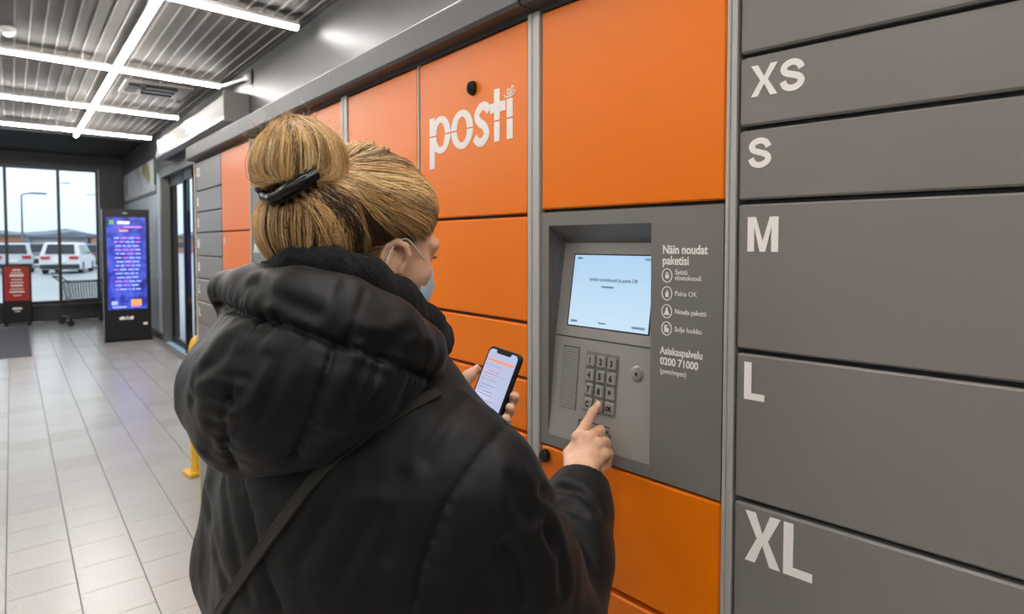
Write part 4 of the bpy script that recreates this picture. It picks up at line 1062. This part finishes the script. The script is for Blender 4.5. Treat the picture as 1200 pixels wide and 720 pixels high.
# left hand round the phone
TLp, wv, lv = None, None, None
def cam_vec(r, d, z): return R_h*r+f_h*d+Z_h*z
ph_w = cam_vec(.0514, -.0500, -.0083); ph_l = cam_vec(-.051, -.030, -.134)
ph_w /= np.linalg.norm(ph_w); ph_l = ph_l-(ph_l@ph_w)*ph_w; ph_l /= np.linalg.norm(ph_l); ph_n = np.cross(ph_l, ph_w)
if ph_n@(C_c-PT(590, 450, 1.0)) < 0: ph_n = -ph_n
PWd, PLn, PTh = .0730, .1490, .0088
ph0 = PT(574.5, 404, 1.02)                                    # top left corner of the screen side
def phn(a, b_, n=0.): return ph0+ph_w*a+ph_l*b_+ph_n*n
lw = PT(508, 492, 1.03)
palm = [phn(-.006, .088, -.026), phn(.012, .060, -.030), phn(.010, .078, -.030), phn(.008, .096, -.030), phn(.004, .112, -.030)]
fing = []
for k, (b0, ext) in enumerate(((.070, .0), (.0885, .0), (.1065, -.001), (.123, -.003))):
    fing.append([phn(.010, b0+.012, -.028), phn(.042, b0+.006, -.0275), phn(.070, b0+.000, -.0185), phn(.0815+ext, b0-.006, -.0070)])
thumb = [PT(523, 464, 1.01), PT(537, 452, 1.02), PT(550, 441, 1.03), PT(559, 433.5, 1.035)]
def left_hand(p):
    d = chain(p, [lw+(El-Wl)*.12, lw, phn(-.002, .10, -.028)], [.026, .025, .022], .012)
    for f_ in fing: d = smin(d, cap(p, lw*.7+f_[0]*.3, f_[0], .018, .0125), .014)
    d = smin(d, cap(p, lw*.6+thumb[0]*.4, thumb[0], .019, .0145), .014)
    d = smin(d, chain(p, thumb, [.0150, .0125, .0105, .0074], .005), .012)
    for f_ in fing: d = smin(d, chain(p, f_, [.0118, .0104, .0096, .0078], .004), .005)
    # keep the phone's own space free
    q = p-(ph0+ph_w*PWd/2+ph_l*PLn/2-ph_n*PTh/2); bx = np.stack([np.abs(q@ph_w)-PWd/2, np.abs(q@ph_l)-PLn/2, np.abs(q@ph_n)-PTh/2], 1)
    bd = np.linalg.norm(np.maximum(bx, 0), axis=1)+np.minimum(bx.max(1), 0)-.0012
    return smax(d, -bd, .002)
hc_ = phn(.02, .08, -.02)
V4, Q4 = nets(left_hand, hc_-.125, hc_+.125, .0018)
VV = [V2, V1, V3, V4]; QQ = []; n_ = 0
for v_, q_ in zip(VV, (Q2, Q1, Q3, Q4)): QQ.append(q_+n_); n_ += len(v_)
body = under(np_mesh('body', np.concatenate(VV), np.concatenate(QQ), SKIN, person)); body['label'] = 'pale skin of face, ear and hands'
# finger nails
NAIL = mat('nail', (226, 176, 156), .25)
def nail(ch, parent, up, r=.0052, L_=.0095):
    ax = ch[-1]-ch[-2]; ax /= np.linalg.norm(ax); up = up-(up@ax)*ax; up /= np.linalg.norm(up); sd = np.cross(ax, up)
    vs_ = []; fs_ = []
    for i in range(5):
        for j in range(5):
            a = (j/4-.5)*1.7; t_ = i/4
            w = 1-.25*(abs(t_-.5)*2)**3
            vs_.append(ch[-1]+ax*(t_-.45)*L_+(sd*sin(a)*w+up*cos(a))*r*1.36)
    for i in range(4):
        for j in range(4): fs_.append((i*5+j, i*5+j+1, i*5+j+6, i*5+j+5))
    o = MB().add(vs_, fs_).build('fingernail', NAIL, parent, True); return o
nail(idx_ch, body, (C_c-tipR)+Z_h*.6)
nail(thumb, body, ph_n*1.0-ph_w*.6, .0058, .011)
# eyes and brows
for s in (-1, 1):
    e_ = MB(); c0 = hl_(.0735, .031*s, .006)
    vsx = []
    e_.lathe([(.0005, -.0118), (.006, -.0103), (.0102, -.006), (.0118, 0), (.0102, .006), (.006, .0103), (.0005, .0118)], 16)
    o = e_.build('eye', mat('eye_white', (226, 222, 218), .2), body, True); o.location = tuple(c0)
    i_ = MB().lathe([(.0005, .0122), (.0035, .0116), (.0055, .0105)], 16).build('iris', mat('iris_grey', (72, 92, 104), .2), body, True); i_.location = tuple(c0)
    i_.rotation_euler = Vector(tuple(fh)).to_track_quat('Z', 'Y').to_euler()
LASH = mat('lash_brown', (40, 28, 22), .6)
lm = MB()
for s in (-1, 1):
    for i in range(12):
        t_ = i/11-.5; a0 = hl_(.0855-.010*(2*t_)**2, (.031+.026*t_)*s, .006); lm.tube([a0, a0+fh*.004-uh*.001, a0+fh*.009+uh*.002], [.0006, .0005, .0002], 4)
    lm.tube([hl_(.084-.008*(t_/6)**2, (.018+.005*t_)*s, .026+.0012*t_-.00022*t_*t_) for t_ in range(7)], [.0016, .0022, .0024, .0022, .002, .0016, .0008], 6)
lm.build('lashes_and_brows', LASH, body)

# ------------------------------------------------------------------ face mask
MASKM = mat('mask_pale_blue', (176, 200, 216), .75, bump=.2, bscale=500, noise=.04, nscale=60)
rowsm = []
for i in range(9):
    t_ = i/8; z = -.006-.096*t_
    bulge = .020*sin(pi*min(1, t_*1.05))*.9
    row = []
    for j in range(13):
        a = (j/12-.5)*2; y = .058*a*(1-.10*abs(t_-.45)*2)
        nose = .018*math.exp(-(a/.22)**2)*max(0, 1-abs(t_-.25)*2.2)
        x = .101+nose+bulge*(1-a*a)*.6-.040*abs(a)**2.2-(.010*t_)
        row.append(hl_(x, y, z))
    rowsm.append(row)
mm = MB(); vs_ = [p for r in rowsm for p in r]; fs_ = [(i*13+j, i*13+j+1, i*13+j+14, i*13+j+13) for i in range(8) for j in range(12)]
mk = mm.add(vs_, fs_).build('face_mask', MASKM, person, True); under(mk); mk['label'] = 'pale blue disposable face mask'
sol = mk.modifiers.new('thickness', 'SOLIDIFY'); sol.thickness = .0018; sol.offset = 1
LOOP = mat('mask_loop_white', (228, 226, 222), .7)
for s in (-1, 1):
    y0 = .055*s
    lp = MB().tube(spline([hl_(.064, .0560*s, -.008), hl_(.046, .0655*s, -.003), hl_(.020, .0785*s, .006), hl_(.000, .084*s, .012), hl_(-.014, .083*s, .000), hl_(-.020, .082*s, -.020), hl_(-.014, .080*s, -.042), hl_(.004, .073*s, -.056), hl_(.034, .062*s, -.076), hl_(.054, .0545*s, -.092)], 6), .0012, 6)
    lp.build('ear_loop', LOOP, mk, True)

# ------------------------------------------------------------------ phone
Rm = Matrix(((ph_w[0], -ph_l[0], ph_n[0], 0), (ph_w[1], -ph_l[1], ph_n[1], 0), (ph_w[2], -ph_l[2], ph_n[2], 0), (0, 0, 0, 1)))
ctr = phn(PWd/2, PLn/2, 0)
phone = thing('smartphone', 'black smartphone with a lit page on its screen, held in the left hand', 'phone', tuple(ctr))
phone.rotation_euler = Rm.to_euler()
def rrect(w, h, r, n=6):
    out = []
    for cx, cy, a0 in ((w/2-r, h/2-r, 0), (-w/2+r, h/2-r, 90), (-w/2+r, -h/2+r, 180), (w/2-r, -h/2+r, 270)):
        for i in range(n+1): a = radians(a0+90*i/n); out.append((cx+r*cos(a), cy+r*sin(a)))
    return out
def rslab(mb, w, h, r, z0, z1, ch=.0012):
    A = [[(x, y, z) for x, y in rrect(w-2*c, h-2*c, r-c)] for c, z in ((ch, z0), (0, z0+ch), (0, z1-ch), (ch, z1))]
    n = len(A[0]); vs = [p for a in A for p in a]; fs = [tuple(range(n))[::-1], tuple(range(3*n, 4*n))]
    for k in range(3): fs += [(k*n+i, k*n+(i+1) % n, (k+1)*n+(i+1) % n, (k+1)*n+i) for i in range(n)]
    return mb.add(vs, fs)
rslab(MB(), PWd, PLn, .0105, -PTh, 0).build('case', BLACKP, phone, True)
pm_ = bpy.data.materials.new('phone_page'); pm_.use_nodes = True; b = pm_.node_tree.nodes['Principled BSDF']
b.inputs['Base Color'].default_value = (.02, .02, .03, 1); b.inputs['Roughness'].default_value = .15; b.inputs['Emission Color'].default_value = rgb(212, 220, 255); b.inputs['Emission Strength'].default_value = .44
sw, sh, rr = .0645, .1400, .0075
out = rrect(sw, sh, rr); notch = [(-.017, sh/2), (-.0165, sh/2-.003), (-.014, sh/2-.0052), (.014, sh/2-.0052), (.0165, sh/2-.003), (.017, sh/2)]
poly = out[:7]+notch[::-1]+out[7:]
scp = MB().add([(x, y, .0004) for x, y in poly], [tuple(range(len(poly)))]).build('screen', pm_, phone)
MB().box(-.0295, .0295, sh/2-.0195, sh/2-.0160, .0005, .0007).build('page_header', mat('page_orange', (250, 130, 80), .5, emit=.4), scp)
random.seed(11)
TXT = mat('page_text', (150, 156, 200), .5, emit=.28); TXR = mat('page_text_red', (230, 150, 150), .5, emit=.32)
y = sh/2-.026
for i in range(17):
    w = .018+.030*random.random()
    MB().box(-.0285, -.0285+w, y-.0012, y, .0005, .0006).build('text_line', TXR if i in (1, 3) else TXT, scp); y -= .0050 if i % 4 else .0085
MB().box(-.006, .006, sh/2-.0032, sh/2-.0022, .0004, .0006).build('earpiece', mat('earpiece_grey', (40, 40, 44), .5), phone)

# ------------------------------------------------------------------ crossbody bag
def coat_all(p): return smin(jacket_base(p), hood_all(p), .004)
bag = thing('crossbody_bag', 'black crossbody bag on a narrow strap running across the back of the jacket', 'bag', tuple(OB-rb_*.33+fb*.02+np.array([0, 0, .80])), atan2(fb[1], fb[0]))
line = spline([(512, 461), (470, 482), (425, 512), (385, 545), (355, 580), (322, 625), (290, 670), (262, 712), (258, 722), (255, 735)], 5)
pts = []
for u, v in line:
    q = march(jacket, u, v)
    if q is None: continue
    e = 1e-3; g = np.array([float(jacket((q+np.eye(3)[k]*e)[None])[0])-float(jacket((q-np.eye(3)[k]*e)[None])[0]) for k in range(3)]); g /= np.linalg.norm(g)+1e-9
    pts.append((q, g))
P0 = np.array([p for p, g in pts]); G0 = np.array([g for p, g in pts])
for _ in range(3):
    P0[1:-1] = .25*P0[:-2]+.5*P0[1:-1]+.25*P0[2:]; G0[1:-1] = .25*G0[:-2]+.5*G0[1:-1]+.25*G0[2:]
G0 /= np.linalg.norm(G0, axis=1)[:, None]
vs_ = []; fs_ = []
for i in range(len(P0)):
    t_ = P0[min(i+1, len(P0)-1)]-P0[max(i-1, 0)]; t_ /= np.linalg.norm(t_); sd = np.cross(t_, G0[i]); sd /= np.linalg.norm(sd)
    for a, h in ((-.0068, .0005), (-.0068, .0052), (-.0055, .0060), (-.0042, .0050), (.0042, .0050), (.0055, .0060), (.0068, .0052), (.0068, .0005)): vs_.append(P0[i]+sd*a+G0[i]*h)
for i in range(len(P0)-1): fs_ += [(i*8+j, i*8+(j+1) % 8, (i+1)*8+(j+1) % 8, (i+1)*8+j) for j in range(8)]
STRAP = mat('dark_webbing', (38, 36, 33), .7, noise=.25, nscale=900, bump=.3, bscale=1500)
sto = MB().add(vs_, fs_).build('strap', STRAP, bag)
bag_inv = bag.matrix_basis.inverted()
for v in sto.data.vertices: v.co = bag_inv @ v.co
bb_ = MB().box(-.13, .13, -.02, .055, -.09, .09, .02).build('bag_body', mat('bag_leather', (24, 23, 22), .5), bag)
MB().box(-.125, .125, .050, .060, -.01, .088, .004).build('flap', mat('bag_leather', (24, 23, 22), .5), bag)
MB().tube([(.0, -.0, .085), (.0, -.01, .12)], .012, 10).build('strap_buckle', mat('dark_metal', (70, 70, 72), .35, .7), bag)

# ------------------------------------------------------------------ hair: a shaped mass with strands combed back into a claw-clipped bun
BUN = PT(354, 191, .735); CLIP = PT(341, 216, .70)
cl_h = to_head(CLIP[None])[0]; bun_h = to_head(BUN[None])[0]
def hair_front(q): return .58*q[:, 0]+.014-q[:, 2]      # >0 means in front of / below the hairline
def cap_hair(p):
    q = to_head(p)
    d = ell(q, (-.018, 0, .040), (.102, .086, .096))
    d = smin(d, ell(q, (-.070, .000, .020), (.062, .072, .068)), .03)      # loose fullness at the back of the head
    return smax(d, hair_front(q)*.85, .012)
bun_M = None
def bun_f(p):
    q = p-BUN
    x, y, z = q@R_h, q@f_h, q[:, 2]
    # wide soft roll
    d = ell(np.stack([x, y, z], 1), (0, 0, .0), (.047, .042, .043))
    d = smin(d, ell(np.stack([x, y, z], 1), (-.019, -.004, -.012), (.030, .032, .033)), .02)
    d = smin(d, ell(np.stack([x, y, z], 1), (-.012, .01, .038), (.022, .020, .017)), .012)
    return d
def nape_roll(p):
    q = p-PT(360, 266, .745)
    return ell(np.stack([q@R_h, q@f_h, q[:, 2]], 1), (0, 0, 0), (.055, .050, .049))
def hair_base(p): return smin(smin(cap_hair(p), nape_roll(p), .045), bun_f(p), .012)
def hair_solid(p): return hair_base(p)+.0022*vnoise(p, 90, 3)
V, Q = nets(hair_solid, HC-.21, HC+.21, .0035)
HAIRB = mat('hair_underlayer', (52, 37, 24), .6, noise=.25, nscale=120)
hair = under(np_mesh('hair', V, Q, HAIRB, person)); hair['label'] = 'blond hair combed back into a loose bun'
def project(P, fn, off, it=4):
    """pull points onto the level set fn = off"""
    S = P.reshape(-1, 3).copy()
    for _ in range(it):
        d = fn(S); e = .002
        g = np.stack([fn(S+np.eye(3)[k]*e)-fn(S-np.eye(3)[k]*e) for k in range(3)], 1); g /= np.linalg.norm(g, axis=1)[:, None]+1e-9
        S -= g*(d-off.reshape(-1))[:, None]*.9
    return S.reshape(P.shape)
def strands_mesh(name, P, rad, tone, parent, m):
    """P (S,N,3) polylines -> three-sided tubes with a tone attribute"""
    S, N, _ = P.shape
    t = np.gradient(P, axis=1); t /= np.linalg.norm(t, axis=2, keepdims=True)+1e-9
    ref = np.array([.31, .52, .79]); u = np.cross(t, ref); u /= np.linalg.norm(u, axis=2, keepdims=True)+1e-9; w = np.cross(t, u)
    taper = np.interp(np.linspace(0, 1, N), [0, .12, .85, 1], [.5, 1, 1, .35])[None, :, None]*rad[:, None, None]
    V = np.stack([P+(u*cos(a)+w*sin(a))*taper for a in (0, 2*pi/3, 4*pi/3)], 2).reshape(-1, 3)
    base = (np.arange(S)[:, None]*N+np.arange(N-1)[None])*3
    Q = np.stack([np.stack([base+k, base+(k+1) % 3, base+3+(k+1) % 3, base+3+k], -1) for k in range(3)], 2).reshape(-1, 4)
    o = np_mesh(name, V, Q, m, parent)
    at = o.data.attributes.new('tone', 'FLOAT', 'POINT'); at.data.foreach_set('value', np.repeat(tone, N*3).astype(np.float32))
    o['kind'] = 'stuff'
    return o
HAIRM = bpy.data.materials.new('hair_strand'); HAIRM.use_nodes = True
nt = HAIRM.node_tree; b = nt.nodes['Principled BSDF']; b.inputs['Roughness'].default_value = .42; b.inputs['Specular IOR Level'].default_value = .55
at_ = nt.nodes.new('ShaderNodeAttribute'); at_.attribute_name = 'tone'; cr = nt.nodes.new('ShaderNodeValToRGB')
cr.color_ramp.elements[0].color = rgb(46, 34, 24); cr.color_ramp.elements[1].color = rgb(236, 204, 150)
for p_, c_ in ((.22, (92, 66, 40)), (.48, (184, 140, 86)), (.74, (228, 186, 126))):
    e = cr.color_ramp.elements.new(p_); e.color = rgb(*c_)
nt.links.new(at_.outputs['Fac'], cr.inputs['Fac']); nt.links.new(cr.outputs['Color'], b.inputs['Base Color'])

rg = np.random.default_rng(5)
NP = 13
def comb(starts, tones, per, spread, end, sag, rad=.00036, lift=.004):
    """locks of strands running over the head from start points to the clip"""
    Ps, tn = [], []
    tt = np.linspace(0, 1, NP)
    for s, tone in zip(starts, tones):
        e0 = end+rg.normal(0, .007, 3)
        bow = rg.normal(0, .006)
        offs = rg.normal(0, 1, (per, 3)); offs /= np.maximum(1, np.linalg.norm(offs, axis=1))[:, None]
        mid = .5*(s+e0)+uh*sag+rh*0
        a = (1-tt)[:, None]**2*s+2*(tt*(1-tt))[:, None]*mid+(tt**2)[:, None]*e0
        wdt = spread*(.35+.65*np.sin(pi*np.clip(tt*.9+.12, 0, 1)))[None, :, None]
        L_ = a[None]+offs[:, None, :]*wdt+rg.normal(0, .00028, (per, NP, 3))
        Ps.append(L_); tn.append(np.clip(tone+rg.normal(0, .085, per), 0, 1))
    P = np.concatenate(Ps); tn = np.concatenate(tn)
    off = np.clip(np.repeat(rg.normal(lift*.6, lift*.6, len(starts)), per)[:, None]+rg.normal(0, .0012, (len(P), 1)), -.002, lift*2.4)*np.sin(pi*np.clip(np.linspace(.12, 1, NP), 0, 1))[None]**.5
    off = off+.0012*np.sin(np.linspace(0, 9, NP))[None]*rg.normal(0, 1, (len(P), 1))
    P = project(P, lambda x: smin(cap_hair_free(x), nape_roll(x), .045), off, 3)
    return P, tn
def cap_hair_free(p):
    q = to_head(p)
    return smin(ell(q, (-.018, 0, .040), (.102, .086, .096)), ell(q, (-.070, .000, .020), (.062, .072, .068)), .03)
# start points along the hairline (head-local): forehead, temple, over the ear, nape, and the far side
hl_pts = []
for s in (1, -1):
    hl_pts += [(.086, .012*s, .070), (.082, .030*s, .066), (.074, .048*s, .058), (.064, .060*s, .046), (.052, .070*s, .034), (.034, .078*s, .026), (.014, .082*s, .020), (-.008, .084*s, .012), (-.028, .083*s, -.004), (-.046, .076*s, -.020), (-.062, .064*s, -.034), (-.078, .046*s, -.044), (-.088, .020*s, -.050)]
right = np.array(hl_pts[:13]); left = np.array(hl_pts[13:])
def sample(curve, n):
    c = np.array(spline(list(curve), 12)); i = rg.integers(0, len(c), n); return c[i], i/len(c)
starts, tones = [], []
c_, tpos = sample(right, 300)
for q, t_ in zip(c_, tpos):
    starts.append(HC+HM.T@(q+rg.normal(0, .003, 3)))
    base = .66 if t_ < .45 else (.46 if t_ < .54 else (.10 if t_ < .80 else .36))
    tones.append(np.clip(base+rg.normal(0, .30), .03, 1))
c_, tpos = sample(left, 90)
for q, t_ in zip(c_, tpos): starts.append(HC+HM.T@(q+rg.normal(0, .003, 3))); tones.append(np.clip(.55+rg.normal(0, .18), .05, .95))
# crown and back: locks that begin on the head itself
for _ in range(170):
    a = rg.uniform(-1.35, 1.35); t_ = rg.uniform(.15, .75)
    h0 = right[rg.integers(0, 13)] if rg.random() < .75 else left[rg.integers(0, 13)]
    s_ = HC+HM.T@h0; starts.append(s_+(CLIP-s_)*t_*.75+uh*.02*(1-t_)); tones.append(np.clip(.68+rg.normal(0, .32), .05, 1))
P, tn = comb(starts, tones, 24, .0062, CLIP-fh*.004, .022)
strands_mesh('combed_strands', P, rg.uniform(.00028, .00046, len(P)), tn, hair, HAIRM)
# full roll below the clip: strands rise from the nape round the roll into the clip
Ps, tn = [], []
NR = 68
for k in range(NR):
    a = -1.75+4.0*k/(NR-1)+rg.normal(0, .03)
    c0 = PT(360, 266, .745)
    outd = R_h*sin(a)*1.0-f_h*cos(a)
    low = c0+outd*.044-Z_h*.044; m1 = c0+outd*.064-Z_h*.006; m2 = c0+outd*.046+Z_h*.032; top = CLIP+R_h*rg.normal(0, .010)-Z_h*.006
    tone = np.clip(.52+.26*sin(k*1.3)+rg.normal(0, .24), .03, 1)
    base = np.array(spline([low, m1, m2, top], 4)); per = 26
    offs = rg.normal(0, .0032, (per, 1, 3))*np.interp(np.linspace(0, 1, len(base)), [0, .6, 1], [1, 1, .5])[None, :, None]
    Ps.append(base[None]+offs+rg.normal(0, .00025, (per, len(base), 3))); tn.append(np.clip(tone+rg.normal(0, .08, per), 0, 1))
P = np.concatenate(Ps); tn = np.concatenate(tn)
off = np.clip(rg.normal(.002, .002, (len(P), 1)), -.001, .007)*np.ones((1, P.shape[1]))
P = project(P, lambda x: smin(nape_roll(x), cap_hair_free(x), .045), off, 2)
strands_mesh('nape_strands', P, rg.uniform(.00028, .00046, len(P)), tn, hair, HAIRM)
# bun: strands sweep from the clip up and over the roll
Ps, tn = [], []
for k in range(84):
    a = 2*pi*k/84+rg.normal(0, .05)
    # start at clip line, go outwards and up, end at the top hollow
    wd = .046; dp = .040
    ex, ey = cos(a), sin(a)
    st_ = CLIP+R_h*ex*.026+f_h*(ey*.012+.004)+Z_h*.004
    m1 = BUN+R_h*ex*.050+f_h*ey*.045-Z_h*.015; m2 = BUN+R_h*ex*.045+f_h*ey*.040+Z_h*.022
    tp = BUN+R_h*(ex*.016-.008)+f_h*ey*.014+Z_h*.043; tw = R_h*rg.normal(0, .006)+f_h*rg.normal(0, .006)
    base = np.array(spline([st_, m1+tw, m2+tw*1.4, tp+tw], 4)); per = 30
    tone = np.clip(.62+rg.normal(0, .26), .06, 1)
    offs = rg.normal(0, .0034, (per, 1, 3))*np.interp(np.linspace(0, 1, len(base)), [0, .4, 1], [.6, 1, 1])[None, :, None]
    Ps.append(base[None]+offs+rg.normal(0, .00025, (per, len(base), 3))); tn.append(np.clip(tone+rg.normal(0, .10, per), 0, 1))
P = np.concatenate(Ps); tn = np.concatenate(tn)
off = np.clip(rg.normal(.002, .003, (len(P), 1)), -.001, .010)*np.ones((1, P.shape[1]))
P = project(P, bun_f, off, 2)
bo = strands_mesh('bun_strands', P, rg.uniform(.00028, .00046, len(P)), tn, hair, HAIRM)
# fly-away hairs
Ps, tn = [], []
for _ in range(620):
    if rg.random() < .6:
        d_ = rg.normal(0, 1, 3); d_[2] = abs(d_[2])*.8+.1; d_ /= np.linalg.norm(d_); s_ = BUN+d_*np.array([.05, .05, .046])
        e_ = s_+d_*rg.uniform(.003, .012)+rg.normal(0, .010, 3)
    else:
        q = right[rg.integers(0, 9)]; s_ = HC+HM.T@q; s_ = s_+(CLIP-s_)*rg.uniform(.0, .7)+uh*.03; s_ = project(s_[None], cap_hair_free, np.array([.002]), 3)[0]
        dn = (s_-HC)/np.linalg.norm(s_-HC); e_ = s_+dn*rg.uniform(.003, .012)+(CLIP-s_)/np.linalg.norm(CLIP-s_)*rg.uniform(.01, .04)+rg.normal(0, .004, 3)
    m_ = .5*(s_+e_)+rg.normal(0, .006, 3)
    Ps.append(np.array(spline([s_, m_, e_], 5))); tn.append(np.clip(rg.normal(.65, .15), .2, 1))
for _ in range(26):   # loose wisps behind the ear and at the nape
    s_ = hl_(-.03+rg.normal(0, .012), .083, .0+rg.normal(0, .01)); e_ = hl_(-.075+rg.normal(0, .02), .075+rg.normal(0, .01), -.045+rg.normal(0, .012))
    Ps.append(np.array(spline([s_, .5*(s_+e_)+rh*.008+rg.normal(0, .004, 3), e_], 5))); tn.append(np.clip(rg.normal(.4, .2), .1, 1))
P = np.array(Ps)
strands_mesh('flyaway_strands', P, rg.uniform(.00011, .0002, len(P)), np.array(tn), hair, HAIRM)
# claw clip
CLM = mat('glossy_black_clip', (6, 6, 7), .22, spec=.4)
c1 = [PT(u, v, d) for u, v, d in ((309, 229, .705), (317, 233, .693), (329, 229, .685), (344, 220, .680), (358, 211, .684), (371, 203, .694))]
clip = MB().tube(spline(c1, 6), [.0060]*7+[.0080]*6+[.0088]*6+[.0084]*6+[.0072]*5+[.005], 12)
clip.tube(spline([PT(309, 226, .705), PT(305, 221, .708), PT(309, 215, .712), PT(316, 217, .71)], 5), [.0060]*16, 10)
for i in range(7):
    t_ = i/6; a = np.array(spline(c1, 6))[int(3+t_*24)]; clip.tube([a+f_h*.002, a+Z_h*.012+f_h*.010, a+Z_h*.016+f_h*.024], [.0034, .0028, .0014], 6)
    clip.tube([a+f_h*.002, a-Z_h*.010+f_h*.010, a-Z_h*.012+f_h*.024], [.0034, .0028, .0014], 6)
co_ = clip.build('claw_clip', CLM, person, True); under(co_); co_['label'] = 'glossy black claw clip'

fs_pts = []                                            # the strap goes on over the shoulder and down the chest to the bag
for t_ in np.linspace(0, 1, 16):
    x = .07-.33*t_; z = 1.345-.44*t_**1.1; a = float(np.interp(z, zs_, ha_))+.01; b_ = float(np.interp(z, zs_, hb_)); y = b_*sqrt(max(.02, 1-min(.98, (x/a)**2)))+.012
    fs_pts.append(OB+rb_*x+fb*y+np.array([0, 0, z]))
fs_pts = list(project(np.array(fs_pts), jacket_base, np.full(16, .003), 5))
fsm = MB()
vs_ = []
for i, q in enumerate(fs_pts):
    t_ = fs_pts[min(i+1, 15)]-fs_pts[max(i-1, 0)]; t_ = t_/np.linalg.norm(t_); nn = q-OB; nn[2] = 0; nn = nn/np.linalg.norm(nn); sd = np.cross(t_, nn)
    for a, h in ((-.0068, 0), (-.0068, .004), (.0068, .004), (.0068, 0)): vs_.append(q+sd*a+nn*h)
fso = fsm.add(vs_, [(i*4+j, i*4+(j+1) % 4, i*4+4+(j+1) % 4, i*4+4+j) for i in range(15) for j in range(4)]).build('front_strap', STRAP, bag)
for v in fso.data.vertices: v.co = bag_inv @ v.co
